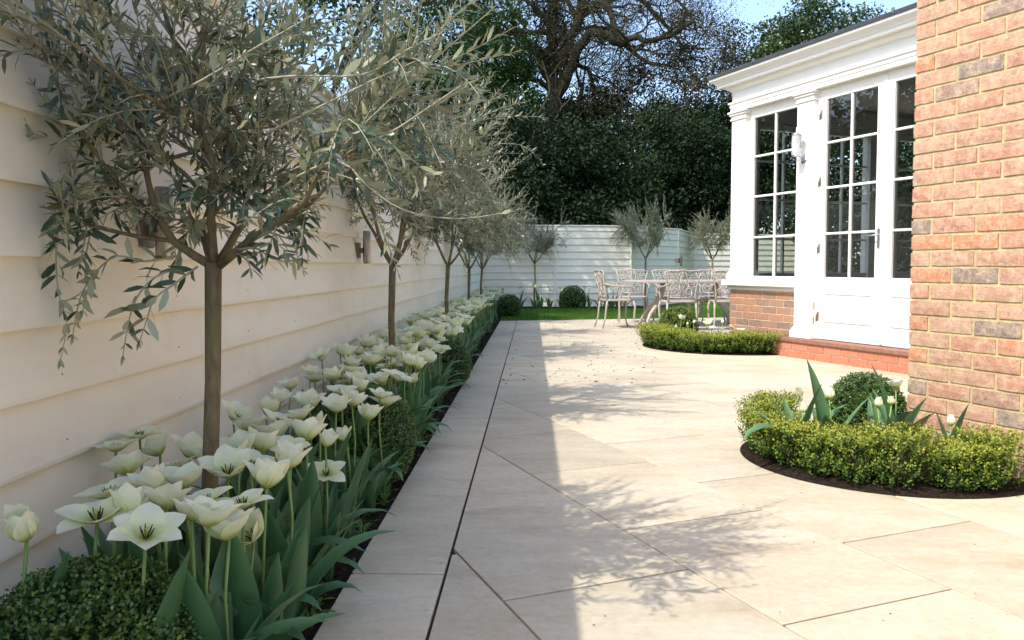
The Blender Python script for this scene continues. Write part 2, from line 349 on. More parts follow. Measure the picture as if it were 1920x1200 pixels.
# ------------------------------------------------------------------ fences
EXP = .155
def board_profile(): return [(0, 0), (.028, -.002), (.0285, .008), (.005, EXP + .022), (0, EXP + .022)]
def fence(name, pts, label, top=1.8, seg=4.8, offset=0.):
    p0 = np.array(pts[0], float); t = empty(name, (p0[0], p0[1], 0)); tag(t, label, 'fence')
    for i in range(len(pts) - 1):
        A, B = np.array(pts[i], float), np.array(pts[i + 1], float); L = np.linalg.norm(B - A); d = (B - A) / L
        ang = math.atan2(d[1], d[0]) - math.pi / 2          # local y along the run, local +x faces the garden
        cuts = [0.]; s = seg - offset if L > seg else L
        while s < L - .3: cuts.append(s); s += seg
        cuts.append(L)
        for a, b in zip(cuts[:-1], cuts[1:]):
            me = [MB().extrude_y([(x + random.uniform(-.0006, .0006), z) for x, z in board_profile()], .0012, b - a - .0012).mesh('board', MT['board']) for _ in range(2)]
            q = A + d * a - p0
            for k in range(int(top / EXP) + 1):
                z = k * EXP - .006
                if z > top - .04: continue
                o = obj('board', me[k % 2], None, t, (q[0], q[1], z), (0, 0, ang))
                if z + EXP > top: o.scale = (1, 1, .6)
        q = A - p0
        MB().bbox(-.045, .035, 0, L, top, top + .028, .004).build('cap', MT['board'], t, loc=(q[0], q[1], 0), rot=(0, 0, ang))
        MB().box(-.05, -.002, .0, L, -.02, top - .002).build('backing', MT['board'], t, loc=(q[0], q[1], 0), rot=(0, 0, ang))
        if i: MB().bbox(-.01, .034, -.022, .022, -.02, top - .001, .003).build('corner_trim', MT['board'], t, loc=(q[0], q[1], 0), rot=(0, 0, ang))
    return t
fence('weatherboard_fence', [(FX, -2.2), (FX, 17.87)], 'long cream weatherboard fence running behind the olive trees on the left', seg=8.6)
nails = MB()
for k in range(12):
    for j in range(22):
        z_, y_ = k * EXP + .035 + random.uniform(-.003, .003), .6 + j * .6 + random.uniform(-.008, .008)
        nails.lathe([(.0028, -.001), (.0026, .0012), (.001, .0018)], 6); m_ = len(nails.v) - 18
        for q in range(m_, len(nails.v)): x0, y0, z0 = nails.v[q]; nails.v[q] = (FX + .0235 + z0, y_ + x0, z_ + y0)
nl_ = nails.build('nail_heads', MT['bronze'], bpy.data.objects['weatherboard_fence'], loc=(-FX, 2.2, 0)); nl_['kind'] = 'stuff'
# the back run: boards face the camera, so it is laid from right to left
BACK = [(9.5, 24.3), (4.46, 22.35), (3.56, 19.75), (2.22, 18.15), (.5, 17.87), (FX, 17.87)]
fence('weatherboard_fence', [(x, y) for x, y in BACK][::-1], 'white weatherboard fence across the far end of the garden', seg=6)

# ------------------------------------------------------------------ brickwork
def brick_mesh(ly, lz, depth, ny=5, nz=2, rough=.003):
    ys = np.linspace(0, ly, ny + 1); zs = np.linspace(0, lz, nz + 1); V = []; idx = {}
    for j in range(nz + 1):
        for i in range(ny + 1):
            e = (i in (0, ny)) or (j in (0, nz)); x = (rough * 1.1 if e else 0) + random.uniform(-rough, rough) * (.5 if e else .8)
            jy = random.uniform(-rough, rough) * .5; jz = random.uniform(-rough, rough) * .75
            idx[i, j] = len(V); V.append((x, ys[i] + jy, zs[j] + jz))
    F = [(idx[i, j], idx[i, j + 1], idx[i + 1, j + 1], idx[i + 1, j]) for j in range(nz) for i in range(ny)]
    ring = [(i, 0) for i in range(ny)] + [(ny, j) for j in range(nz)] + [(i, nz) for i in range(ny, 0, -1)] + [(0, j) for j in range(nz, 0, -1)]
    base = len(V)
    for r in ring: v = V[idx[r]]; V.append((depth, v[1], v[2]))
    m = len(ring); F += [(idx[ring[k]], idx[ring[(k + 1) % m]], base + (k + 1) % m, base + k) for k in range(m)]
    return V, F
def brick_set(ly, lz, depth, n, mat, **k):
    out = []
    for _ in range(n): V, F = brick_mesh(ly, lz, depth, **k); out.append(MB().add(V, F).mesh('brick', mat))
    return out
C_ = .075
# main house: corner at house coordinates b=3.19, a=2.797, face looks towards -b
HB, HC = 3.19, 2.797
hw = house(HB, HC); hs = empty('brick_house', (hw[0], hw[1], 0), HA)
tag(hs, 'pink and orange brick house wall with its corner at the right edge', 'house')
wall = MB().box(.0075, 6, -6, -.0075, -.05, 2.72).build('wall', MT['mortar'], hs)
st = brick_set(.2115, .0615, .1025, 16, MT['brick'], rough=.0017); hd = brick_set(.1, .0615, .2125, 8, MT['brick'], ny=3, rough=.0017)
rest = MB()
for k in range(36):
    z = k * C_ + .004; a = 0.
    first = True; i = 0
    while a > -6:
        l = .1025 if (first and k % 2 == 0) else .215
        if k < 33 and a - l > -1.75:
            o = obj('brick', random.choice(hd if l < .2 else st), None, wall, (random.uniform(-.001, .0015), a - l, z + random.uniform(-.0015, .0015)))
        else:
            V, F = brick_mesh(l, .065, .1, 2, 1, .002); rest.add([(x, y + a - l, z + zz) for x, y, zz in V], F)
        a -= l + .0105; first = False
    # return face of the corner, looking towards +a
    b = .1125 if k % 2 else .225
    while b < 5.8: rest.box(b, b + .215, -.1, 0, z, z + .065); b += .2255
o = rest.build('far_brickwork', MT['brick'], wall); o['kind'] = 'stuff'
MB().bbox(-.30, 6.3, -6, .16, 2.72, 2.86, .01).build('eaves', MT['white'], hs)
rf = MB(); rf.add([(-.36, -6, 2.86), (-.36, .22, 2.86), (6.3, .22, 2.86), (6.3, -6, 2.86), (3, -6, 5.0), (3, -2.9, 5.0)], [(0, 1, 5, 4), (1, 2, 5), (2, 3, 4, 5), (3, 0, 4), (0, 3, 2, 1)])
rf.build('roof', MT['tile'], hs)

# ------------------------------------------------------------------ orangery
OA = 7.33                                   # far corner (along), local coordinates: x = depth, y = along
ow = house(5.64, OA); orr = empty('orangery', (ow[0], ow[1], 0), HA)
tag(orr, 'white painted orangery with glazed doors on a low brick plinth', 'building')
LX, LY = 5.64, OA
def ob(mb, name, mat, parent=None, **k):    # shapes given in house coordinates
    mb.v = [(x - LX, y - LY, z) for x, y, z in mb.v]; return mb.build(name, mat, parent or orr, **k)
pw = ob(MB().box(5.686, 5.90, 6.20, 7.374, -.05, .646), 'plinth_wall', MT['mortar2'])
st2 = brick_set(.208, .064, .1, 8, MT['brick2'], ny=3, nz=1, rough=.0015); hd2 = brick_set(.101, .064, .1, 4, MT['brick2'], ny=2, nz=1, rough=.0015)
for k in range(8):
    a = 7.38; z = .040 + k * C_; first = True
    while a > 6.22:
        l = .101 if (first and k % 2) else .208; l2 = l
        obj('brick', random.choice(hd2 if l < .2 else st2), None, pw, (5.68 - LX, a - l - LY, z)); a -= l + .010; first = False
for k in range(8):                            # the plinth turns the corner
    z = .040 + k * C_; b = 5.79 + (.1 if k % 2 else 0)
    while b < 7.4: obj('brick', random.choice(st2), None, pw, (b - LX + .208, 7.38 - LY, z), (0, 0, R(90))); b += .218
# entablature: architrave, frieze, cornice swept along the front and round the far corner
def entab(prof, name, mat, a1=OA, a0=2.9, side=9.4):
    """prof: (out, z) pairs, out = projection in front of b=5.64"""
    m = len(prof); vs = []
    for oo, z in prof: vs.append((5.64 - oo, a0, z))
    for oo, z in prof: vs.append((5.64 - oo, a1 + oo, z))
    for oo, z in prof: vs.append((side, a1 + oo, z))
    fs = [(k + s * m, k + 1 + s * m, k + 1 + (s + 1) * m, k + (s + 1) * m) for s in range(2) for k in range(m - 1)]
    b = MB().add(vs, fs); return ob(b, name, mat)
entab([(-.09, 2.598), (.012, 2.598), (.012, 2.640), (.020, 2.644), (.020, 2.676), (.034, 2.684), (.034, 2.700), (-.0, 2.702), (-.09, 2.702)], 'architrave', MT['white'])
entab([(-.09, 2.7025), (0, 2.7025), (0, 2.812), (-.09, 2.812)], 'frieze', MT['white'])
cy = [(.012, 2.812), (.012, 2.824), (.024, 2.832), (.044, 2.842), (.058, 2.856), (.062, 2.866), (.118, 2.868), (.118, 2.892), (.126, 2.896), (.132, 2.908), (.146, 2.924), (.166, 2.936), (.180, 2.946), (.184, 2.958), (.184, 2.968), (-.09, 2.969)]
entab([(-.09, 2.8115)] + cy, 'cornice', MT['white'])
lead = entab([(-.2, 2.9695), (.194, 2.9695), (.197, 3.0), (.190, 3.006), (-.2, 3.03)], 'roof_edge', MT['lead'])
ob(MB().box(5.8, 9.4, 2.9, 7.3, 3.0, 3.05), 'roof', MT['lead'])
def clip_bracket(a): ob(MB().bbox(5.438, 5.452, a - .012, a + .012, 2.985, 3.03, .002), 'roof_clip', MT['steel'])
for a in (6.75, 5.62, 5.0): clip_bracket(a)
def pilaster(a0, a1, z0):
    p = MB().bbox(5.64, 5.80, a0, a1, z0, 2.599, .003)
    p.bbox(5.634, 5.66, a0 + .045, a1 - .045, z0 + .16, 2.42, .004)
    o = ob(p, 'pilaster', MT['white'])
    c = MB()
    for z_0, z_1, e in ((2.500, 2.522, .014), (2.522, 2.552, .006), (2.552, 2.575, .022), (2.575, 2.5975, .036)): c.bbox(5.64 - e, 5.80, a0 - e, a1 + e, z_0, z_1, .004)
    ob(c, 'capital', MT['white'], o)
    c = MB()
    for z_0, z_1, e in ((z0, z0 + .075, .028), (z0 + .075, z0 + .095, .018), (z0 + .095, z0 + .112, .008)): c.bbox(5.64 - e, 5.80, a0 - e, a1 + e, z_0, z_1, .004)
    ob(c, 'base', MT['white'], o)
pilaster(7.10, OA, .755); pilaster(6.09, 6.31, .196)
ob(MB().bbox(5.70, 5.82, OA - .02, OA + .006, .745, 2.60, .003), 'corner_post', MT['white'])
ob(MB().bbox(5.60, 5.90, 6.312, 7.43, .690, .7545, .008), 'window_sill', MT['white'])
ob(MB().bbox(5.655, 5.90, 6.312, 7.40, .646, .6895, .006), 'sill_moulding', MT['white'])
# glazed unit: outer frame, glazing bars and panes
ROWZ = [.80, 1.215, 1.652, 2.08, 2.492]
def unit_frame(f, a0, a1, z0, z1, cols, xf=5.70, th=.05, gb=.020):
    """frame members round the panes; cols: pane column limits (a), low to high"""
    f.bbox(xf, xf + th, a0, cols[0][0], z0, z1, .003); f.bbox(xf, xf + th, cols[-1][1], a1, z0, z1, .003)
    f.bbox(xf + .0005, xf + th, cols[0][0] - .001, cols[-1][1] + .001, ROWZ[-1], z1, .003)
    f.bbox(xf + .0005, xf + th, cols[0][0] - .001, cols[-1][1] + .001, z0, ROWZ[0], .003)
def bars(cols, xf):
    g = MB()
    for i in range(len(cols) - 1): g.bbox(xf + .006, xf + .042, cols[i][1], cols[i + 1][0], ROWZ[0] - .001, ROWZ[-1] + .001, .005)
    for z in ROWZ[1:-1]:
        for c in cols: g.bbox(xf + .0065, xf + .0415, c[0] - .001, c[1] + .001, z - .011, z + .011, .005)
    return g
def panes(cols, xg, parent):
    for c in cols:
        for r in range(4):
            z0, z1 = ROWZ[r] + (.011 if r else 0), ROWZ[r + 1] - (.011 if r < 3 else 0)
            me = MB().add([(0, 0, 0), (0, c[1] - c[0], 0), (0, c[1] - c[0], z1 - z0), (0, 0, z1 - z0)], [(0, 3, 2, 1)]).mesh('pane', MT['glass'], False)
            obj('pane', me, None, parent, (xg - LX, c[0] - LY, z0), (0, random.uniform(-.0015, .0015), random.uniform(-.0015, .0015)))
f = MB(); cols = [(6.375, 6.69), (6.712, 7.03)]; unit_frame(f, 6.3105, 7.0995, .7555, 2.5985, cols)
win = ob(f, 'window', MT['white']); ob(bars(cols, 5.70), 'glazing_bar', MT['white'], win); panes(cols, 5.722, win)
def door(a0, a1, hinge_hi):
    f = MB(); mid = (a0 + a1) / 2; cols = [(a0 + .088, mid - .011), (mid + .011, a1 - .088)]
    unit_frame(f, a0, a1, .20, 2.585, cols)
    d = ob(f, 'door', MT['white'])
    ob(bars(cols, 5.70), 'glazing_bar', MT['white'], d); panes(cols, 5.722, d)
    p = MB(); pa0, pa1 = a0 + .10, a1 - .10
    p.bbox(5.690, 5.7005, pa0, pa1, .37, .385, .004); p.bbox(5.690, 5.7005, pa0, pa1, .635, .655, .004)
    p.bbox(5.6905, 5.7005, pa0, pa0 + .016, .385, .635, .004); p.bbox(5.6905, 5.7005, pa1 - .016, pa1, .385, .635, .004)
    p.bbox(5.694, 5.7005, pa0 + .05, pa1 - .05, .43, .59, .004)
    ob(p, 'door_panel', MT['white'], d)
    for z in (.42, 1.08, 1.72, 2.36):
        ha = a1 - .004 if hinge_hi else a0 + .004
        h = MB().tube([(5.693, ha, z - .05), (5.693, ha, z + .05)], .007, 8); h.box(5.697, 5.701, ha - .03, ha + .022, z - .045, z + .045); ob(h, 'hinge', MT['steel'], d)
    return d
d1 = door(5.285, 6.068, True); d2 = door(4.496, 5.279, False)
ob(MB().bbox(5.692, 5.70, 5.262, 5.30, .21, 2.57, .003), 'astragal', MT['white'], d1)
h = MB().bbox(5.690, 5.700, 5.312, 5.342, 1.06, 1.24, .004); h.tube([(5.69, 5.327, 1.18), (5.655, 5.327, 1.18), (5.65, 5.34, 1.18), (5.648, 5.43, 1.175), (5.655, 5.445, 1.172)], .008, 8)
ob(h, 'handle', MT['chrome'], d1)
ob(MB().bbox(5.695, 5.76, 4.40, 6.09, 2.5855, 2.5975, .002), 'door_head', MT['white'])
ob(MB().bbox(5.69, 5.76, 6.0685, 6.0895, .196, 2.585, .002), 'door_jamb', MT['white'])
ob(MB().bbox(5.64, 5.80, 4.27, 4.49, .196, 2.599, .003), 'pilaster', MT['white'])
ob(MB().box(5.70, 5.78, 2.9, 4.27, 0, 2.6), 'front_wall', MT['white'])
stp = ob(MB().box(5.602, 5.80, 4.0, 6.596, -.05, .150), 'door_step', MT['mortar2'])
st3 = brick_set(.205, .063, .1, 6, MT['brick3'], ny=3, nz=1, rough=.001); hd3 = brick_set(.10, .063, .1, 3, MT['brick3'], ny=2, nz=1, rough=.001)
for k in range(2):
    a = 6.60; first = True
    while a > 4.1:
        l = .10 if (first and k == 1) else .205
        obj('brick', random.choice(hd3 if l < .2 else st3), None, stp, (5.594 - LX, a - l - LY, .003 + k * .0735)); a -= l + .0095; first = False
a = 6.57
while a > 4.1: ob(MB().bbox(5.572, 5.80, a - .226, a, .1505, .195, .008), 'step_tile', MT['tile'], stp); a -= .2275
# the room behind the glass
ob(MB().box(5.80, 9.4, 2.9, 7.25, .10, .19), 'room_floor', MT['roomfloor'])
ob(MB().box(9.3, 9.4, 2.9, 7.33, .19, 2.9), 'back_wall', MT['room'])
ob(MB().box(5.80, 9.3, 2.9, 3.0, .19, 2.9), 'partition_wall', MT['room'])
ob(MB().box(5.80, 9.3, 3.0, 7.25, 2.72, 2.76), 'ceiling', MT['room'])
ob(MB().box(5.78, 9.3, 7.20, OA - .03, 2.50, 2.8), 'side_head', MT['white'])
ob(MB().box(5.90, 9.3, 7.20, 7.374, -.05, .69), 'side_plinth', MT['room'])
ob(MB().bbox(5.90, 9.35, 7.16, 7.42, .69, .745, .005), 'side_sill', MT['white'])
for i in range(4):                           # windows in the end wall, seen from inside
    b0 = 5.83 + i * .86
    f = MB(); f.bbox(b0, b0 + .10, 7.21, OA, .745, 2.50, .003); f.bbox(b0 + .10, b0 + .86, 7.24, 7.29, .745, .83, .003); f.bbox(b0 + .10, b0 + .86, 7.24, 7.29, 2.42, 2.50, .003)
    sw = ob(f, 'side_window', MT['white'])
    g = MB(); g.bbox(b0 + .47, b0 + .49, 7.245, 7.285, .83, 2.42, .003)
    for z in (1.215, 1.652, 2.08): g.bbox(b0 + .10, b0 + .86, 7.25, 7.28, z - .011, z + .011, .003)
    ob(g, 'glazing_bar', MT['white'], sw)
    for c0, c1 in ((b0 + .1, b0 + .47), (b0 + .49, b0 + .86)):
        ob(MB().add([(c0, 7.265, .83), (c1, 7.265, .83), (c1, 7.265, 2.42), (c0, 7.265, 2.42)], [(0, 1, 2, 3)]), 'pane', MT['glass'], sw)

# lantern on the pilaster between window and door
lw_ = house(5.634, 6.20); lan = empty('wall_lantern', (lw_[0], lw_[1], 1.94), HA); tag(lan, 'chrome wall lantern with ribbed glass beside the orangery window', 'lantern')
MB().lathe([(.001, -.012), (.036, -.012), (.040, -.004), (.040, .0), (.001, .0)], 20).build('back_plate', MT['chrome'], lan, rot=(0, R(-90), 0), loc=(-.002, 0, 0))
MB().tube([(-.008, 0, 0), (-.05, 0, -.012), (-.085, 0, -.012), (-.095, 0, .004), (-.095, 0, .03)], .007, 8).build('arm', MT['chrome'], lan)
MB().lathe([(.002, .022), (.03, .025), (.046, .036), (.046, .044), (.002, .045)], 20, (-.095, 0)).build('cup', MT['chrome'], lan)
gm, gn, gl, gb_ = M('lantern_glass'); gb_.inputs['Base Color'].default_value = (.92, .93, .95, 1); gb_.inputs['Transmission Weight'].default_value = .75; gb_.inputs['Roughness'].default_value = .12; gb_.inputs['IOR'].default_value = 1.3
prof = []
vs = []; nn = 40
for zz in (.045, .06, .22, .235):
    for k in range(nn):
        rr = .043 + (.0022 if k % 2 else 0); q = 2 * math.pi * k / nn; vs.append((-.095 + rr * math.cos(q), rr * math.sin(q), zz))
MB().add(vs, [(i * nn + k, i * nn + (k + 1) % nn, (i + 1) * nn + (k + 1) % nn, (i + 1) * nn + k) for i in range(3) for k in range(nn)]).build('glass_shade', gm, lan)
MB().lathe([(.05, .235), (.05, .243), (.034, .256), (.014, .266), (.009, .28), (.013, .29), (.008, .30), (.002, .312)], 20, (-.095, 0)).build('cap', MT['chrome'], lan)
MB().tube([(-.095, 0, .045), (-.095, 0, .17)], .012, 8).build('lamp_tube', MT['white'], lan)

# metal wall lights on the long fence
for Y, lab in ((2.20, 'square grey metal light on the cream fence behind the nearest olive tree'), (4.92, 'square grey metal light on the cream fence behind the second olive tree')):
    t = empty('fence_light', (FX + .014, Y, 1.0), 0); tag(t, lab, 'wall light', 'metal lights on the long fence')
    t.scale = (.72, .72, .8)
    MB().bbox(0, .03, -.05, .05, -.06, .06, .004).build('back_plate', MT['bronze'], t)
    MB().bbox(.03, .06, -.014, .014, -.02, .02, .003).build('bracket', MT['bronze'], t)
    MB().lathe([(.030, -.10), (.034, -.095), (.034, .145), (.030, .15), (.002, .148)], 18, (.092, 0)).build('tube', MT['steel'], t)
t = empty('fence_light', (3.60, 19.6, 1.05), R(40)); tag(t, 'small dark wall light on the angled far fence', 'wall light')
MB().bbox(-.02, .02, -.05, -.01, -.13, .13, .004).build('tube', MT['bronze'], t); MB().bbox(-.05, .05, -.012, .02, -.06, .06, .004).build('back_plate', MT['bronze'], t)

# ------------------------------------------------------------------ olive trees
def curve_pts(p, d, L, n, bend, jit, rng):
    """a bent path: start p, direction d, length L; bend = vector added per unit length"""
    pts = [np.array(p, float)]; d = unit(np.array(d, float)); s = L / n
    for i in range(n):
        d = unit(d + np.array(bend) * s + rng.normal(size=3) * jit); pts.append(pts[-1] + d * s)
    return pts
def shoot_leaves(pts, rng, gap=.0195, l0=.047, w0=.0115, skip=.12, both=True):
    pts = np.array(pts); seg = np.linalg.norm(np.diff(pts, axis=0), axis=1); cum = np.concatenate([[0], np.cumsum(seg)]); L = cum[-1]
    s = np.arange(L * skip, L, gap); n = len(s)
    if n < 1: return None
    P = np.stack([np.interp(s, cum, pts[:, k]) for k in range(3)], 1)
    T = unit(np.stack([np.interp(s, cum[:-1] + seg / 2, np.diff(pts[:, k]) / seg) for k in range(3)], 1))
    ref = np.tile([0., 0, 1.], (n, 1)) + rng.normal(size=(n, 3)) * .15
    A = unit(np.cross(T, ref)); B = np.cross(A, T); out = []
    for side in (1, -1):
        ph = (np.arange(n) % 2) * math.pi / 2 + rng.normal(size=n) * .35
        lat = (A * np.cos(ph)[:, None] + B * np.sin(ph)[:, None]) * side
        ang = rng.uniform(.55, 1.05, n)[:, None]
        D = T * np.cos(ang) + lat * np.sin(ang)
        up = unit(T * .5 + np.array([0, 0, .9]) - lat * .3 + rng.normal(size=(n, 3)) * .45)
        tip = np.clip((L - s) / (L * .25), .45, 1)
        ln = l0 * rng.uniform(.7, 1.2, n) * tip
        out.append((P, D, up, ln, np.clip(ln * .225, .0035, w0)))
    out.append((P[-1:], T[-1:], np.array([[0, .3, 1.]]), np.array([l0 * .5]), np.array([.005])))
    return [np.concatenate([o[k] for o in out]) for k in range(5)]
def olive_data(seed, nshoot=450, rad=.60, top=2.36, fork=.92, limbs=None, foot=None):
    rng = np.random.default_rng(seed); wood = MB(); twig = MB(); LV = []
    lean = rng.normal(size=2) * .012
    tr = [(0, 0, -.05), (lean[0] * .3, lean[1] * .3, fork * .3), (lean[0], -lean[1] * .5, fork * .65), (0, 0, fork)]
    if limbs is not None: e = limbs[0][0]; tr = [(foot[0], 0, -.05), (foot[0] * .9 + e[0] * .1, .004, .3), (foot[0] * .4 + e[0] * .6 + .004, 0, .62), (e[0], 0, e[2] + .01)]
    trunk = MB().tube(tr, [.0225, .0200, .0190, .0205], 10)
    cz = .5 * (top + fork) + .08; rz = top - cz; nodes = []
    n = max(5, len(limbs) if limbs else 0)
    for i in range(n):
        if limbs is not None and i < len(limbs): pts = [np.array(q, float) for q in limbs[i]]
        else:
            az = 2 * math.pi * (i + rng.uniform(-.25, .25)) / n + seed; til = rng.uniform(.6, .95)
            pts = curve_pts((0, 0, fork - .02), (math.cos(az) * til, math.sin(az) * til, .75), rng.uniform(.7, .98), 8, (0, 0, 1.3), .08, rng)
        m = len(pts); wood.tube(pts, list(np.linspace(.012, .004, m)), 7)
        nodes += [(p, pts[min(k + 1, m - 1)] - p) for k, p in enumerate(pts) if k > m * .3]
        for j in range(5):
            k = rng.integers(m // 3, m - 1); az = rng.uniform(0, 2 * math.pi)
            q = curve_pts(pts[k], (math.cos(az), math.sin(az), rng.uniform(.1, 1.1)), rng.uniform(.25, .5), 5, (0, 0, .8), .12, rng)
            q = [np.array([max(e[0], -.2), e[1], e[2]]) for e in q]
            wood.tube(q, list(np.linspace(.006, .0022, 6)), 5); nodes += [(q[e], q[e] - q[e - 1]) for e in range(1, 6)]
    for i in range(nshoot):
        p, dd = nodes[rng.integers(len(nodes))]; p = np.array(p)
        rel = (p[2] - cz) / rz; az = rng.uniform(0, 2 * math.pi)
        rdl = np.array([p[0], p[1], 0]); rdl = unit(rdl) if np.linalg.norm(rdl) > .03 else np.zeros(3)
        low = rng.random() < (.5 if rel < -.1 else .14)
        d = rdl * .8 + np.array([math.cos(az), math.sin(az), 0]) * .75 + np.array([0, 0, rng.uniform(-.35, .3) if low else rng.uniform(.25, 1.5)])
        L = rng.uniform(.26, .56)
        pts = curve_pts(p, d, L, 7, (0, 0, -3.2 if low else rng.uniform(-.9, .8)), .05, rng)
        keep = [pts[0]]; far = math.hypot(p[0], p[1]) > rad * .7
        wild = rng.random() < .10
        for q in pts[1:]:
            e = (q[0] / rad) ** 2 + (q[1] / rad) ** 2 + ((q[2] - cz) / rz) ** 2
            if e > (3. if far else 1.75 if wild else 1.05) and len(keep) > 2: break
            if far and p[1] < -.35 and q[2] < 1.30: break
            if abs(q[0]) > .95 or q[2] < fork - .32 or q[0] < -.27: break
            keep.append(q)
        if len(keep) < 3: continue
        twig.tube(keep, list(np.linspace(.0026, .0009, len(keep))), 3, False)
        lv = shoot_leaves(keep, rng)
        if lv: LV.append(lv)
    return trunk, wood, twig, [np.concatenate([v[k] for v in LV]) for k in range(5)], rng
def tint_of(rng, n): return np.clip(rng.beta(1.6, 2.2, n) + (rng.random(n) < .04) * .5, 0, 1)
OLIVE = []
def olive_meshes(seed, **k):
    trunk, wood, twig, A, rng = olive_data(seed, **k)
    return (trunk.mesh('trunk', MT['olivebark'], False), wood.mesh('limbs', MT['olivebark'], False), twig.mesh('twigs', MT['twig'], False),
            leaf_mesh('foliage', *A, tint_of(rng, len(A[0])), MT['olive']))
def olive_tree(loc, ms, label, rz=0, sc=1., group='olive trees along the long fence'):
    t = empty('olive_tree', loc, rz); t.scale = (sc, sc, sc); tag(t, label, 'olive tree', group)
    obj('trunk', ms[0], None, t); c = obj('limbs', ms[1], None, t); obj('twigs', ms[2], None, c)
    f = obj('foliage', ms[3], None, t); f['kind'] = 'stuff'; return t, f
OX = -.80
T1 = np.array([OX, 1.93, 0])
def L1(*px): return [at_y(x, y, 1.93 + dy) - T1 for x, y, dy in px]     # the nearest tree's limbs follow the photograph
limbs1 = [L1((400, 500, 0), (365, 480, -.01), (325, 452, -.03), (300, 415, -.04), (285, 370, -.05), (272, 315, -.06), (255, 240, -.05), (240, 150, -.04)),
          L1((405, 500, 0), (425, 470, .02), (447, 430, .04), (462, 385, .05), (466, 335, .06), (480, 270, .08), (500, 180, .1), (520, 70, .12)),
          L1((402, 500, 0), (398, 440, -.03), (395, 380, -.05), (400, 320, -.07), (380, 250, -.1), (375, 170, -.12), (385, 60, -.12)),
          L1((410, 498, 0), (445, 470, -.04), (475, 445, -.08), (520, 420, -.14), (570, 380, -.18), (600, 320, -.2), (640, 230, -.22)),
          L1((402, 500, 0), (390, 470, .08), (380, 430, .16), (400, 370, .25), (420, 300, .3), (430, 200, .34), (450, 80, .36))]
ms1 = olive_meshes(3, nshoot=390, rad=.47, limbs=limbs1, foot=(at_y(388, 900, 1.93) - T1)); ms2 = olive_meshes(5); ms3 = olive_meshes(8, nshoot=430)
t1, fo1 = olive_tree(tuple(T1), ms1, 'nearest and largest olive tree, with twigs hanging in front of the cream fence')
olive_tree((OX, 4.57, 0), ms2, 'second olive tree from the camera along the cream fence', R(10))
olive_tree((OX, 7.60, 0), ms3, 'third olive tree from the camera along the cream fence', R(-12))
olive_tree((OX, 10.15, 0), ms2, 'fourth olive tree along the fence, mostly hidden behind nearer crowns', R(-16), .96)
olive_tree((OX, 12.75, 0), ms3, 'fifth olive tree along the fence, in the corner by the far fence', R(16), .95)
ms4 = olive_meshes(21, nshoot=420, rad=.5, top=2.3, fork=.98)
GB = 'olive trees before the far fence'
olive_tree((.05, 17.35, 0), ms4, 'slim olive tree left of the garden table before the far fence', R(90), 1.0, GB)
olive_tree((2.50, 17.75, 0), ms4, 'olive tree behind the garden table before the far fence', R(150), 1.12, GB)
olive_tree((4.60, 20.6, 0), ms4, 'olive tree at the far right, partly behind the orangery corner', R(40), 1.12, GB)
# hand-placed twigs of the nearest tree: (pixels, extra depth) -> each leaf its own object
lm = []
for k in range(4):
    V, F, _ = leaf_arrays(np.zeros((1, 3)), np.array([[1., 0, 0]]), np.array([[0, 0, 1.]]), 1., .30, .10 + .05 * k)
    lm.append(fast_mesh('leaf', V, F, MT['olive'], np.full(6, (.15, .35, .5, .8)[k])))
tw = MB(); nleaf = 0
TW = [[(235, 235, -.1), (190, 250, -.16), (120, 262, -.2), (60, 250, -.22), (20, 240, -.23)], [(215, 190, -.1), (170, 130, -.14), (130, 80, -.17), (95, 40, -.19), (75, -10, -.2)],
      [(250, 340, -.08), (180, 345, -.14), (125, 365, -.18), (108, 430, -.2), (105, 500, -.2), (112, 560, -.2), (125, 610, -.2), (110, 690, -.2)],
      [(260, 350, -.06), (200, 350, -.1), (165, 385, -.12), (170, 430, -.13), (160, 490, -.13), (165, 540, -.13), (150, 600, -.12)],
      [(330, 480, -.06), (270, 490, -.12), (220, 480, -.15), (180, 510, -.16), (150, 560, -.16), (135, 640, -.16)],
      [(340, 500, -.1), (290, 520, -.15), (255, 560, -.17), (240, 610, -.18), (230, 670, -.18)],
      [(370, 500, -.1), (330, 530, -.16), (290, 560, -.18), (275, 600, -.18), (262, 640, -.18)],
      [(440, 470, -.1), (480, 465, -.15), (510, 485, -.17), (545, 490, -.18)], [(445, 475, -.1), (465, 490, -.12), (470, 515, -.12)],
      [(480, 400, -.1), (560, 330, -.2), (640, 305, -.28), (690, 350, -.3), (760, 395, -.3), (860, 410, -.28), (968, 395, -.25)],
      [(300, 190, -.2), (380, 150, -.25), (470, 95, -.3), (540, 55, -.32), (600, 20, -.34)], [(480, 150, -.2), (560, 142, -.25), (680, 140, -.28), (760, 95, -.3), (830, 60, -.3)],
      [(500, 250, -.2), (600, 200, -.25), (700, 150, -.28), (790, 110, -.28)], [(520, 330, -.1), (620, 290, -.15), (720, 255, -.2), (820, 190, -.2), (865, 160, -.2)]]
rngt = np.random.default_rng(4)
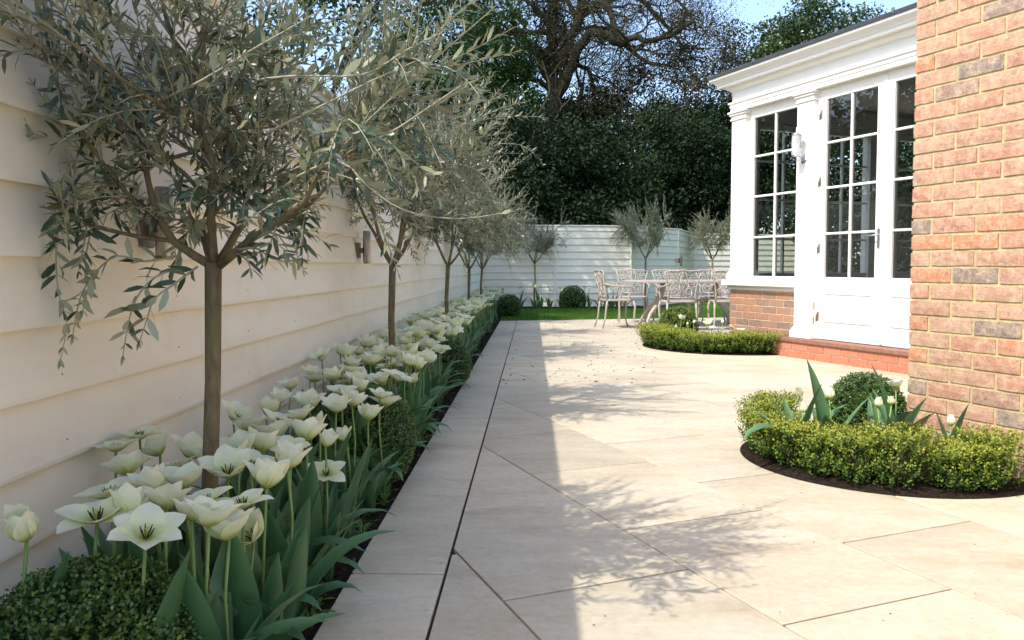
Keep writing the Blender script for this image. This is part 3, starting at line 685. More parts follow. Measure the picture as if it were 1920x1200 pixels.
for row in TW:
    pts = [at_y(x, y, 1.93 + dy) - T1 for x, y, dy in row]
    q = []                                   # smooth the polyline
    for i in range(len(pts) - 1):
        p0, p1, p2, p3 = pts[max(i - 1, 0)], pts[i], pts[i + 1], pts[min(i + 2, len(pts) - 1)]
        for s in (0, .33, .67): q.append(.5 * ((2 * p1) + (p2 - p0) * s + (2 * p0 - 5 * p1 + 4 * p2 - p3) * s * s + (3 * p1 - p0 - 3 * p2 + p3) * s ** 3))
    q.append(pts[-1]); tw.tube(q, list(np.linspace(.0032, .001, len(q))), 5)
    A = shoot_leaves(q, rngt, gap=.027, l0=.054, skip=.06)
    for P, D, U, ln, wd in zip(*A):
        if nleaf >= 300: break
        D = unit(D); S = unit(np.cross(D, U)); U = np.cross(S, D)
        o = obj('leaf', lm[nleaf % 4], None, fo1); o.matrix_local = Matrix([[D[0] * ln, -S[0] * ln, U[0] * ln, P[0]], [D[1] * ln, -S[1] * ln, U[1] * ln, P[1]], [D[2] * ln, -S[2] * ln, U[2] * ln, P[2]], [0, 0, 0, 1]]); nleaf += 1
tw.build('long_twigs', MT['twig'], t1)

# ------------------------------------------------------------------ box balls and hedges
def sprigs(P, A, rng, nl, ll, wl, tint, rise=.006):
    """small upright sprigs of nl leaves at P with axis A"""
    n = len(P); A = unit(A); X = unit(np.cross(A, rng.normal(size=(n, 3)))); Y = np.cross(A, X); out = []
    for k in range(nl):
        q = k * 2.4 + rng.uniform(0, 1, n); r = X * np.cos(q)[:, None] + Y * np.sin(q)[:, None]
        D = A * (.45 + .5 * k / nl) + r * .8 + rng.normal(size=(n, 3)) * .15
        out.append((P + A * rise * k, D, unit(A - r * .3), ll * rng.uniform(.7, 1.2, n) * (1 - .3 * k / nl), wl, tint + .09 * k + rng.normal(size=n) * .10))
    return [np.concatenate([np.broadcast_to(o[k], n) if np.ndim(o[k]) == 0 else o[k] for o in out]) for k in range(6)]
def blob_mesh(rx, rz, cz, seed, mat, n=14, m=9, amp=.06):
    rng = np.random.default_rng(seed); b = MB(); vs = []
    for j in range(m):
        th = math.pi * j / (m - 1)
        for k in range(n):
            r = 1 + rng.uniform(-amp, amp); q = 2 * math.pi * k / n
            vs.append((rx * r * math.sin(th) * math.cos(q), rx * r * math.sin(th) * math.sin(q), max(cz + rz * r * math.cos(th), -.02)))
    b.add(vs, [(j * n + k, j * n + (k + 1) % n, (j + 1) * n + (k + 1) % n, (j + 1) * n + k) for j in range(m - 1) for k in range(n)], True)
    return b.mesh('dark_core', mat, False)
def box_ball(loc, r, label, seed, nsp, mat='boxdark', squash=.95, leaf=.013, group=None):
    rng = np.random.default_rng(seed); t = empty('box_ball', loc); tag(t, label, 'shrub', group)
    cz = r * squash * .92
    obj('dark_core', blob_mesh(r * .86, r * squash * .86, cz, seed, MT['boxcore']), None, t)  # solid dark core added so the ball is not see-through
    d = rand_dir(nsp, rng); d = d[d[:, 2] > -.85]; n = len(d)
    lump = 1 + .035 * np.sin(d[:, 0] * 9 + seed) * np.sin(d[:, 1] * 8 + 1) + rng.normal(size=n) * .022
    P = d * np.array([r, r, r * squash]) * lump[:, None] * .955 + [0, 0, cz]
    k = P[:, 2] > .0; P, d = P[k], d[k]; n = len(P)
    A = unit(d + rng.normal(size=(n, 3)) * .30 + [0, 0, .35])
    a = sprigs(P, A, rng, 6, leaf, leaf * .55, .18 + .22 * rng.random(n) + (rng.random(n) < .05) * .35)
    f = obj('foliage', leaf_mesh('foliage', *a, MT[mat], six=False, curl=.1), None, t); f['kind'] = 'stuff'; return t
GBALL = 'clipped box balls in the beds'
box_ball((-.81, 1.41, 0), .184, 'large clipped box ball in the bottom left corner below the fence', 1, 5200, leaf=.0125, group=GBALL)
box_ball((-.715, 3.28, 0), .215, 'clipped box ball among the tulips between the first two olive trunks', 2, 3600, leaf=.014, group=GBALL)
box_ball((-.66, 5.95, 0), .19, 'clipped box ball in the tulips between the second and third olive trunks', 3, 1600, leaf=.016, group=GBALL)
box_ball((-.42, 14.3, 0), .21, 'clipped box ball beside the lawn at the end of the tulip bed', 4, 900, leaf=.026, group=GBALL)
box_ball((.86, 17.1, 0), .26, 'clipped box ball in the far bed left of the garden table', 5, 1000, leaf=.028, group=GBALL)
box_ball((1.755, 4.23, 0), .175, 'clipped box ball between the hedge and the brick house corner', 6, 2800, leaf=.014, group=GBALL)
nb = house(5.45, 8.05); box_ball((nb[0], nb[1], 0), .22, 'clipped box ball in the round bed at the orangery corner', 7, 1300, 'box', leaf=.02, group=GBALL)
def hedge(name, cen, r, a0, a1, step, label, seed, nsp, leaf, h=.24, w=.105):
    """low hedge of single shrubs set along an arc; angles in degrees"""
    rng = np.random.default_rng(seed); m0 = R((a0 + a1) / 2)
    t = empty(name, (cen[0] + r * math.cos(m0), cen[1] + r * math.sin(m0), 0)); tag(t, label, 'hedge')
    base = np.array([t.location.x, t.location.y]); a = a0
    while a <= a1 + .01:
        q = R(a); c = np.array([cen[0] + r * math.cos(q), cen[1] + r * math.sin(q)]) - base; hh = h * rng.uniform(.82, 1.18); ww = w * rng.uniform(.88, 1.15)
        n = nsp; d = rand_dir(n, rng); d[:, 2] = rng.uniform(-1, 1.0, n); d[:, 2] = np.where(rng.random(n) < .3, 1 - .15 * rng.random(n), d[:, 2]); n = len(d)
        sq = np.maximum(np.abs(d[:, :2]).max(1), .35); rr = ww * (.80 + .34 * rng.random(n)) / np.maximum(sq, .75)
        vol = rng.uniform(.72, 1.04, n)[:, None]
        zz = .5 + .5 * d[:, 2]
        P = np.stack([d[:, 0] * rr * 1.12, d[:, 1] * rr * 1.12, .012 + (hh - .012) * np.clip(zz, 0, 1)], 1); P[:, :2] *= vol * (.78 + .32 * np.minimum(P[:, 2:3] / .1, 1))
        A = unit(np.stack([d[:, 0] * .5, d[:, 1] * .5, np.full(n, .75)], 1) + rng.normal(size=(n, 3)) * .25)
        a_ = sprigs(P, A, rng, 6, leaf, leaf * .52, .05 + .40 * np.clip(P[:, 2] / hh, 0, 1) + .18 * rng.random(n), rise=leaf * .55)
        k_ = 70; q_ = rng.uniform(0, 6.28, k_); r_ = ww * np.sqrt(rng.random(k_)) * 1.05        # longer fresh shoots
        P2 = np.stack([np.cos(q_) * r_, np.sin(q_) * r_, hh * rng.uniform(.6, 1.0, k_)], 1); A2 = unit(np.stack([np.cos(q_) * .45, np.sin(q_) * .45, np.ones(k_)], 1) + rng.normal(size=(k_, 3)) * .2)
        b_ = sprigs(P2, A2, rng, 9, leaf, leaf * .5, .42 + .2 * rng.random(k_), rise=leaf * .42)
        a_ = [np.concatenate([u, v]) for u, v in zip(a_, b_)]
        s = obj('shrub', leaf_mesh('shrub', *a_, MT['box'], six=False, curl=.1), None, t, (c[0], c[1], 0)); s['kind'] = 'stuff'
        st_ = MB()
        for _ in range(9):
            e = rng.normal(size=2) * ww * .55; st_.tube([(e[0] * .2, e[1] * .2, -.02), (e[0] * .7, e[1] * .7, hh * .45), (e[0], e[1], hh * .9)], [.003, .002, .001], 4)
        st_.build('stems', MT['olivebark'], s)
        obj('dark_core', blob_mesh(ww * .66, hh * .40, hh * .46, int(seed + a), MT['boxcore'], 8, 6), None, s)  # added dark filler blob, closes the view through the shrub
        a += step
NB, NR = (1.655, 3.755), .655                   # round bed at the brick corner
FB, FR = (2.22, 9.09), .96                   # round bed at the orangery corner
def disc(name, c, r, lift):
    n = 60; b = MB(); vs = [(c[0], c[1], lift + .03)]
    for rr, z in ((r * .5, lift + .026), (r * .88, lift + .012), (r, .002)):
        vs += [(c[0] + rr * math.cos(2 * math.pi * k / n), c[1] + rr * math.sin(2 * math.pi * k / n), z + random.uniform(-.004, .005) * (rr < r)) for k in range(n)]
    fs = [(0, 1 + k, 1 + (k + 1) % n) for k in range(n)] + [(1 + i * n + k, 1 + (i + 1) * n + k, 1 + (i + 1) * n + (k + 1) % n, 1 + i * n + (k + 1) % n) for i in range(2) for k in range(n)]
    b.add(vs, fs, True); tag(b.build(name, MT['soil']), kind='structure')
disc('round_flower_bed', NB, NR, .004); disc('round_flower_bed', FB, FR, .004)
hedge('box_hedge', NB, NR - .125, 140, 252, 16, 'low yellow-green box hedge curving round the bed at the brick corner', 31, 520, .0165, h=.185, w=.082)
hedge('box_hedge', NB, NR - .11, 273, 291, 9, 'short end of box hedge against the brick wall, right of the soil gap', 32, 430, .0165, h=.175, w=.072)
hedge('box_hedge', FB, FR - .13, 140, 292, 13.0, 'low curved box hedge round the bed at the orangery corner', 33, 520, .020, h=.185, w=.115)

# ------------------------------------------------------------------ tulips
def petal_mesh(openness, inner, seed):
    rng = random.Random(seed); L = .074 * rng.uniform(.92, 1.08); W = .0305 * rng.uniform(.92, 1.1); nu, nv = 6, 4
    o = openness + rng.uniform(-.12, .12) * (openness > .2)
    V = []; T = []; r, z = .004, 0.; ang = R(62)
    for i in range(nu + 1):
        s = i / nu
        closed = R(70) * max(0, 1 - s * 2.1) - R(10) * s         # angle from the vertical
        openA = R(50 + 32 * math.sin(s * 2.2)) + R(28) * max(0, s - .72) * 3 * rng.uniform(.4, 1.2)
        a = closed * (1 - o) + openA * o
        if i: r += math.sin(a) * L / nu; z += math.cos(a) * L / nu
        wd = W * (math.sin(math.pi * min(1, s * .86 + .12)) ** .75) * (1 if s < .99 else .35)
        for j in range(nv + 1):
            v = j / nv * 2 - 1; cup = (1 - v * v)
            dx = -.35 * wd * (1 - cup) * math.cos(a) * (1.15 - .6 * o); dz = .35 * wd * (1 - cup) * math.sin(a) * (1.1 - .5 * o)
            x_ = r + dx + (0 if inner else .0015); w_ = v * wd * (1 - .12 * (1 - o))
            V.append((x_ + rng.uniform(-.0007, .0007), w_ * (1 if o > .3 else .95), z + dz - .07 * wd * math.sin(3 * v + seed) * s)); T.append(s)
    F = [(i * (nv + 1) + j, (i + 1) * (nv + 1) + j, (i + 1) * (nv + 1) + j + 1, i * (nv + 1) + j + 1) for i in range(nu) for j in range(nv)]
    return V, F, T
def flower_variant(openness, seed):
    ps = []
    for k in range(6):
        V, F, T = petal_mesh(openness * (1 if k % 2 else .88), k % 2 == 0, seed * 10 + k)
        ps.append((fast_mesh('petal', V, [np.array(F)], MT['petal'], T, True), V, F, T))
    return ps
def stamen_mesh():
    b = MB(); b.tube([(0, 0, 0), (0, 0, .016), (0, 0, .024)], [.0028, .0026, .0038], 6); return b.mesh('pistil', MT['pistil'], False)
def anther_mesh():
    b = MB()
    for k in range(6):
        q = k * math.pi / 3 + .3; c, s = math.cos(q), math.sin(q); b.tube([(.003 * c, .003 * s, .002), (.009 * c, .009 * s, .014), (.013 * c, .013 * s, .026)], [.0008, .0017, .0009], 5)
    return b.mesh('anthers', MT['anther'], False)
PIST, ANTH = stamen_mesh(), anther_mesh()
VAR = {'open': [flower_variant(o, 20 + i) for i, o in enumerate((.92, .80, 1.05, .70, .88, .62))], 'half': [flower_variant(o, 40 + i) for i, o in enumerate((.5, .36, .58, .44))], 'closed': [flower_variant(o, 60 + i) for i, o in enumerate((.12, .03))]}
def joined(v):
    Vs, Fs, Ts, k = [], [], [], 0
    for i, (_, V, F, T) in enumerate(v):
        q = i * math.pi / 3; c, s = math.cos(q), math.sin(q)
        Vs += [(x * c - y * s, x * s + y * c, z) for x, y, z in V]; Fs += [tuple(a + k for a in f) for f in F]; Ts += T; k += len(V)
    return fast_mesh('flower', Vs, [np.array(Fs)], MT['petal'], Ts, True)
JOIN = {k: [joined(v) for v in vs] for k, vs in VAR.items()}
def tleaf(seed):
    rng = random.Random(seed); L = rng.uniform(.22, .33); W = rng.uniform(.019, .033); n = 7; V = []; T = []
    a = R(rng.uniform(6, 22)); bend = R(rng.uniform(10, 75)) if seed % 3 else R(rng.uniform(95, 135)); x, z = .004, -.01; tw_ = rng.uniform(-.5, .5)
    for i in range(n + 1):
        s = i / n; ang = a + bend * s ** 1.7
        if i: x += math.sin(ang) * L / n; z += math.cos(ang) * L / n
        w_ = W * (math.sin(math.pi * (.10 + .90 * s) ** .8) ** .8 if s < 1 else .02) ; fold = .55 * (1 - .5 * s)
        for v in (-1, -.5, 0, .5, 1):
            up = abs(v) ** 1.5 * w_ * fold; q = tw_ * s
            dx, dy, dz = -up * math.cos(ang), v * w_, up * math.sin(ang)
            V.append((x + dx, dy * math.cos(q) - dz * math.sin(q) * .5, z + dz + dy * math.sin(q) * .4)); T.append(.15 + .06 * seed + .25 * rng.random() + (.25 if abs(v) == 1 else 0))
    F = [(i * 5 + j, (i + 1) * 5 + j, (i + 1) * 5 + j + 1, i * 5 + j + 1) for i in range(n) for j in range(4)]
    return fast_mesh('leaf', V, [np.array(F)], MT['tulipleaf'], T, True)
LEAF = [tleaf(s) for s in range(12)]; LUP = [m for k, m in enumerate(LEAF) if k % 3]
STEM = []
for s in range(3):
    STEM.append(MB().tube([(0, 0, -.03), (.012 * (s - 1), .006, .14), (.010 * (s - 1), -.004, .28), (0, 0, .4)], [.0042, .004, .0036, .0034], 6).mesh('stem', MT['stem'], False))
rt = random.Random(5)
def tulip(x, y, h, kind, label, group, detail=True, nleaf=3, tilt=None, z=0., hs=1., ls=1.):
    t = empty('tulip', (x, y, z), rt.uniform(0, 6.28)); tag(t, label, 'tulip', group)
    s = obj('stem', rt.choice(STEM), None, t); s.scale = (1, 1, h / .4)
    tx = tilt if tilt is not None else rt.gauss(0, .24); rot = (tx, rt.gauss(0, .24), rt.uniform(0, 6.28)); i = rt.randrange(len(VAR[kind])); k = rt.uniform(.82, 1.2) * hs
    if detail:
        E = Matrix.Translation((0, 0, h)) @ (Matrix.Rotation(rot[0], 4, 'X') @ Matrix.Rotation(rot[1], 4, 'Y') @ Matrix.Rotation(rot[2], 4, 'Z')) @ Matrix.Scale(k, 4)
        for j, p in enumerate(VAR[kind][i]):
            o = obj('petal', p[0], None, t); o.matrix_local = E @ Matrix.Rotation(j * math.pi / 3, 4, 'Z')
        if kind != 'closed':
            for nm, me in (('pistil', PIST), ('anthers', ANTH)): o = obj(nm, me, None, t); o.matrix_local = E
    else: obj('flower', JOIN[kind][i], None, t, (0, 0, h), rot, (k, k, k))
    q0 = rt.uniform(0, 6.28)
    for j in range(nleaf):
        sc = rt.uniform(.85, 1.25) * min(1.2, h / .37) * ls; obj('leaf', rt.choice(LEAF if rt.random() < .2 else LUP), None, t, (0, 0, 0), (0, 0, q0 + j * 6.28 / nleaf + rt.uniform(-.5, .5)), (sc, sc, sc))
    if -.74 < x < -.55 and y < 9 and rt.random() < .2:                       # a broad leaf flopping over the paving edge
        sc = rt.uniform(.95, 1.25); obj('leaf', LEAF[rt.choice((0, 3, 6))], None, t, (0, 0, 0), (0, 0, rt.uniform(-.9, .5) - t.rotation_euler.z), (sc, sc * 1.25, sc * .9))
    return t
NEAR = [(50, 1000, 'closed'), (182, 968, 'open'), (208, 926, 'open'), (217, 838, 'open'), (262, 815, 'open'), (330, 872, 'open'), (273, 998, 'open'), (392, 975, 'half'), (476, 1000, 'half'), (389, 935, 'open'),
        (428, 884, 'open'), (455, 942, 'open'), (293, 916, 'half'), (437, 782, 'open'), (490, 838, 'half'), (575, 818, 'half'), (545, 838, 'open'), (612, 884, 'open'), (525, 748, 'half'), (470, 800, 'open'), (565, 780, 'open'), (590, 712, 'open'),
        (630, 766, 'half'), (690, 782, 'half'), (672, 728, 'half'), (712, 742, 'open'), (722, 757, 'open'), (628, 710, 'half'), (655, 697, 'open'), (672, 662, 'half'), (703, 672, 'half'), (600, 800, 'open'), (735, 668, 'half'), (765, 682, 'open'),
        (792, 676, 'open'), (775, 716, 'half'), (512, 815, 'open'), (640, 735, 'open'), (356, 850, 'open'), (300, 845, 'half'), (755, 640, 'half'), (450, 850, 'half'), (240, 960, 'half'), (310, 945, 'half'), (430, 1000, 'half'), (360, 965, 'open'), (240, 880, 'open'), (380, 860, 'half'), (500, 905, 'half'), (470, 870, 'open'), (540, 870, 'half'), (520, 790, 'open'), (580, 760, 'half'), (610, 830, 'half'), (650, 820, 'half'), (500, 770, 'half'), (660, 755, 'half'), (545, 725, 'half'), (720, 655, 'open'), (345, 905, 'half')]
ORD = 'first second third fourth fifth sixth seventh eighth ninth tenth eleventh twelfth thirteenth fourteenth fifteenth sixteenth seventeenth eighteenth nineteenth twentieth'.split()
ORD += ['twenty-' + o for o in ORD[:9]]; rank = {}; KW = {'open': 'wide open', 'half': 'cup-shaped', 'closed': 'closed'}
for x, y_, kind in sorted(NEAR):
    for h in sorted(np.arange(.27, .60, .01), key=lambda q: abs(q - .42)):
        p = at_z(x, y_, h)
        if -1.02 < p[0] < -.59: break
    p[0] = max(p[0], -1.03); hh = h - .012
    def nth(c): rank[c] = rank.get(c, 0) + 1; return f'{KW[kind]} white tulip {ORD[rank[c] - 1]} from left '
    if x == 50: lab, grp = 'closed pale yellow tulip alone by the fence, behind the large box ball', 'tulips along the long fence'
    elif y_ > 925: lab, grp = nth(1) + 'behind the large box ball', 'white tulips in front of the nearest olive trunk'
    elif p[1] < 2.45: lab, grp = nth(2) + 'at the nearest olive trunk', 'white tulips round the nearest olive trunk'
    else: lab, grp = nth(3) + 'around the second box ball', 'white tulips round the second box ball'
    tulip(p[0], p[1], hh, kind, lab, grp, True, 5, hs=.88 if p[1] < 2.6 else .92)
def row(y0, y1, n, x0, x1, lab, grp, avoid=(), detail=False, h=(.34, .46), nl=3, kinds=('open', 'half', 'half')):
    pts = []; tries = 0
    while len(pts) < n and tries < 6000:
        tries += 1; x, y = rt.uniform(x0, x1), rt.uniform(y0, y1)
        if any((x - a) ** 2 + (y - b) ** 2 < c * c for a, b, c in avoid): continue
        if any((x - a) ** 2 + (y - b) ** 2 < .072 ** 2 for a, b in pts): continue
        pts.append((x, y)); tulip(x, y, rt.uniform(*h), rt.choice(kinds), lab, grp, detail, nl, hs=.98)
row(3.55, 4.9, 42, -1.02, -.60, 'white tulip in the band around the second olive trunk', 'white tulips round the second olive trunk', detail=True, nl=4)
row(4.9, 7.6, 88, -1.02, -.60, 'white tulip in the dense band between the second and third olive trunks', 'white tulips between second and third olive', [(-.66, 5.95, .2)])
row(7.6, 10.2, 64, -1.02, -.60, 'white tulip in the distant band between the third and fourth olive trunks', 'white tulips between third and fourth olive')
def far_tulips(spots, name, label):
    """tulips too far off to pick apart: one mesh of flowers, stems and leaves"""
    V, F, MI, T, k = [], [], [], [], 0
    for x, y, h in spots:
        parts = [(rt.choice(JOIN[rt.choice(('open', 'half'))]), 0, h, 1.0, 1.0), (STEM[0], 1, 0, 1., h / .4)] + [(rt.choice(LUP), 2, 0, rt.uniform(.85, 1.15), None) for _ in range(2)]
        for me, mi, z0, sc, sz in parts:
            co = np.zeros(len(me.vertices) * 3, np.float32); me.vertices.foreach_get('co', co); co = co.reshape(-1, 3); q = rt.uniform(0, 6.28)
            P = np.stack([co[:, 0] * math.cos(q) - co[:, 1] * math.sin(q), co[:, 0] * math.sin(q) + co[:, 1] * math.cos(q), co[:, 2] * (sz or 1)], 1) * [sc, sc, sc] + [x, y, z0]
            tv = np.full(len(co), .5, np.float32)
            if 'tint' in me.attributes: me.attributes['tint'].data.foreach_get('value', tv)
            V.append(P); T.append(tv)
            for p in me.polygons: F.append([v + k for v in p.vertices]); MI.append(mi)
            k += len(co)
    me = bpy.data.meshes.new(name); me.from_pydata(np.concatenate(V).tolist(), [], F)
    for m in ('petal', 'stem', 'tulipleaf'): me.materials.append(MT[m])
    me.polygons.foreach_set('material_index', MI); me.polygons.foreach_set('use_smooth', [True] * len(F))
    at = me.attributes.new('tint', 'FLOAT', 'POINT'); at.data.foreach_set('value', np.concatenate(T)); me.update()
    tag(obj(name, me), label, 'tulips', kind='stuff')
far_tulips([(rt.uniform(-1.02, -.58), 10.2 + 6.5 * rt.random() ** 1.4, rt.uniform(.34, .46)) for _ in range(105)], 'distant_tulips', 'far drift of white tulips at the end of the long bed by the lawn')
row(16.95, 17.6, 26, -.4, 2.2, 'tiny white tulip in the far bed below the white fence', 'white tulips in the far bed', [(.86, 17.1, .3), (.05, 17.35, .06)], h=(.36, .5), nl=2)
# round beds
for (x, y_, kind, h, lab) in ((1500, 735, 'closed', .38, 'slender green-yellow tulip bud at the left in the brick corner bed'), (1555, 740, 'closed', .33, 'opening white tulip in front of the box ball in the brick corner bed'), (1505, 765, 'closed', .30, 'short tulip bud behind the hedge at the left of the brick corner bed'),
                             (1646, 755, 'closed', .31, 'yellowish tulip bud in the middle of the brick corner bed'), (1672, 750, 'closed', .33, 'tall tulip bud close to the brick corner'), (1680, 720, 'half', .34, 'pale yellow tulip half hidden behind the brick corner'), (1695, 800, 'closed', .20, 'short tulip bud before the brick wall'), (1783, 790, 'closed', .22, 'tulip bud with upright leaves against the brick wall')):
    for h in sorted(np.arange(.14, .44, .01), key=lambda q: abs(q - h)):
        p = at_z(x, y_, h)
        if math.hypot(p[0] - NB[0], p[1] - NB[1]) < NR - .165: break
    if x > 1690: p = at_z(x, y_, h); p[:2] = p[:2] - HX * max(0, float(p[:2] @ HX) - (HB - .06)) if p[:2] @ HY < HC else p[:2]
    tulip(p[0], p[1], h - .02, kind, lab, 'tulips in the brick corner bed', True, 5, hs=.62 if kind == 'closed' and x != 1555 else .85, ls=1.6)
for (x, y_, kind, h) in ((1277, 597, 'half', .40), (1328, 606, 'half', .36), (1335, 614, 'open', .30), (1290, 606, 'closed', .30), (1300, 603, 'closed', .34), (1355, 603, 'closed', .34), (1372, 612, 'open', .3), (1268, 612, 'closed', .28), (1388, 618, 'open', .24)):
    for h in sorted(np.arange(.14, .44, .01), key=lambda q: abs(q - h)):
        p = at_z(x, y_, h)
        if math.hypot(p[0] - FB[0], p[1] - FB[1]) < FR - .26: break
    tulip(p[0], p[1], h - .02, kind, {'half': 'white tulip standing above the hedge of the orangery corner bed', 'open': 'open white tulip low behind the hedge of the orangery corner bed', 'closed': 'small yellow tulip bud in the orangery corner bed'}[kind], 'tulips in the orangery corner bed', False, 3, hs=.9 if kind != 'closed' else .6)
# weeds and seedlings
def weed(x, y, sc, label, seed, n=16, group='weeds in the long bed'):
    rng = np.random.default_rng(seed); q = rng.uniform(0, 6.28, n); r = rng.uniform(.005, .05, n); z = rng.uniform(.01, .075, n)
    P = np.stack([np.cos(q) * r, np.sin(q) * r, z], 1); D = np.stack([np.cos(q), np.sin(q), rng.uniform(-.1, .6, n)], 1)
    t = empty('weed', (x, y, 0)); t.scale = (sc,) * 3; tag(t, label, 'weed', group)
    obj('leaves', leaf_mesh('leaves', P, D, np.tile([0, 0, 1.], (n, 1)), rng.uniform(.025, .045, n), .018, rng.random(n), MT['weed']), None, t)
    b = MB(); [b.tube([(0, 0, -.01), (p[0] * .5, p[1] * .5, p[2] * .7), tuple(p)], .0013, 4) for p in P]; b.build('stalks', MT['stem'], t)
for i, (x, y_) in enumerate(((585, 1150), (680, 1000), (795, 830), (812, 800), (870, 690), (560, 1060), (520, 1120), (735, 935))):
    p = at_z(x, y_, .02); weed(min(p[0], -.56), p[1], rt.uniform(.7, 1.1), 'small bright green weed in the soil near the paving edge', i)
for i in range(22): weed(rt.uniform(-1.0, -.6), rt.uniform(1.5, 4.2), rt.uniform(1.1, 1.9), 'leafy green seedling among the tulip stems', 50 + i, 22, 'seedlings under the tulips')
for i, (x, y_) in enumerate(((1590, 790), (1560, 775), (1615, 770), (1715, 760), (1740, 775))):
    p = at_z(x, y_, .1); q = p[:2] - HX * max(0, float(p[:2] @ HX) - (HB - .05)) if p[:2] @ HY < HC else p[:2]
    weed(q[0], q[1], rt.uniform(2., 2.7), 'grey-green leafy seedling in the brick corner bed', 90 + i, 26, 'seedlings in the brick corner bed')

# ------------------------------------------------------------------ garden table and chairs
def arc(c, r, a0, a1, n, ry=None, y=0.):
    ry = ry or r; return [(c[0] + r * math.cos(R(a0 + (a1 - a0) * i / n)), y, c[1] + ry * math.sin(R(a0 + (a1 - a0) * i / n))) for i in range(n + 1)]
def spiral(c, r0, r1, a0, a1, n=14): return [(c[0] + (r0 + (r1 - r0) * i / n) * math.cos(R(a0 + (a1 - a0) * i / n)), 0, c[1] + (r0 + (r1 - r0) * i / n) * math.sin(R(a0 + (a1 - a0) * i / n))) for i in range(n + 1)]
def lean(pts, y0=-.20): return [(x * (1 + .10 * (z - .42)), y0 - .22 * (z - .42) ** 1.3 if z > .42 else y0, z) for x, _, z in pts]
def chair_meshes():
    out = []
    s = MB(); prof = []
    nn = 28; ring = []
    for k in range(nn):
        q = 2 * math.pi * k / nn; c, sn = math.cos(q), math.sin(q); e = .42
        ring.append((.235 * math.copysign(abs(c) ** e, c), .215 * math.copysign(abs(sn) ** e, sn)))
    vs = [(x * f, y * f, z) for f, z in ((.97, .402), (1, .408), (1, .420), (.97, .427), (.8, .423)) for x, y in ring]
    s.add(vs, [(i * nn + k, i * nn + (k + 1) % nn, (i + 1) * nn + (k + 1) % nn, (i + 1) * nn + k) for i in range(4) for k in range(nn)] + [tuple(range(nn))[::-1], tuple(4 * nn + k for k in range(nn))], True)
    out.append(('seat', s))
    for sx in (-1, 1):
        l = MB(); l.tube([(sx * .205, .195, .405), (sx * .222, .215, .33), (sx * .215, .205, .18), (sx * .212, .21, .08), (sx * .235, .245, .012)], [.016, .017, .013, .011, .013], 8); l.lathe([(.015, -.001), (.017, .006), (.013, .016)], 8, (sx * .236, .246)); out.append(('leg', l))
        l = MB(); l.tube([(sx * .20, -.195, .41), (sx * .205, -.21, .30), (sx * .205, -.225, .15), (sx * .225, -.27, .012)], [.016, .014, .012, .013], 8); l.lathe([(.015, -.001), (.017, .006), (.013, .016)], 8, (sx * .226, -.272)); out.append(('leg', l))
    f = MB()
    for sx in (-1, 1): f.tube(lean([(sx * .195, 0, .40), (sx * .185, 0, .50), (sx * .195, 0, .62), (sx * .222, 0, .74), (sx * .245, 0, .83)]), [.015, .013, .012, .012, .011], 8)
    f.tube(lean([(-.245, 0, .83), (-.16, 0, .845), (-.08, 0, .838), (0, 0, .855), (.08, 0, .838), (.16, 0, .845), (.245, 0, .83)]), .012, 8); f.tube(lean([(-.19, 0, .475), (0, 0, .468), (.19, 0, .475)]), .010, 8)
    out.append(('back_frame', f))
    b = MB()
    for sx in (-1, 1):
        m = lambda pts: lean([(sx * x, y, z) for x, y, z in pts])
        b.tube(m(spiral((.085, .545), .068, .018, -70, 420, 20)), .0075, 6); b.tube(m(spiral((.135, .675), .05, .014, 200, -200, 16)), .007, 6)
        b.tube(m([(.02, 0, .475), (.03, 0, .53), (.012, 0, .60), (.05, 0, .68), (.06, 0, .76), (.025, 0, .84)]), .008, 6)
        b.tube(m([(.06, 0, .62), (.11, 0, .62), (.16, 0, .58), (.186, 0, .52)]), .007, 6); b.tube(m([(.05, 0, .70), (.10, 0, .745), (.17, 0, .75), (.22, 0, .73)]), .007, 6)
        for cx, cz, r in ((.10, .80, .028), (.165, .80, .027), (.045, .80, .024), (.13, .765, .02), (.19, .775, .018)): b.tube(m(arc((cx, cz), r, 0, 360, 10)), .0055, 5)
        b.tube(m(arc((0, .66), .03, 0, 180, 6)), .006, 5)
    b.tube(lean([(0, 0, .475), (0, 0, .60), (0, 0, .74), (0, 0, .85)]), .007, 6); out.append(('backrest', b))
    for sx in (-1, 1):
        a = MB(); a.tube([(sx * .215, -.245, .655), (sx * .245, -.13, .625), (sx * .26, .02, .615), (sx * .258, .13, .61), (sx * .245, .18, .575), (sx * .232, .15, .53), (sx * .225, .13, .48), (sx * .225, .15, .42)], [.010, .011, .013, .013, .011, .010, .010, .010], 8); out.append(('arm', a))
    return [(n_, m.mesh(n_, MT['chair'], False)) for n_, m in out]
CH = chair_meshes()
def chair(x, y, rz, label):
    t = empty('garden_chair', (x, y, 0), R(rz)); tag(t, label, 'chair', 'cast metal chairs round the garden table')
    for n_, me in CH: obj(n_, me, None, t)
TC = (2.38, 12.20)
chair(1.24, 11.80, -80, 'scrollwork metal chair at the left end of the table, seen from the side')
chair(2.06, 11.35, 4, 'scrollwork metal chair in front of the table with its back to us, left')
chair(2.76, 11.42, -3, 'scrollwork metal chair in front of the table beside the orangery corner')
chair(1.62, 12.95, 176, 'scrollwork metal chair behind the table at its left')
chair(2.25, 13.05, 183, 'scrollwork metal chair behind the middle of the table')
chair(2.95, 13.05, 178, 'scrollwork metal chair behind the table at its right, mostly hidden')
tb = empty('garden_table', (TC[0], TC[1], 0)); tag(tb, 'oval taupe cast metal garden table between the scrollwork chairs', 'table')
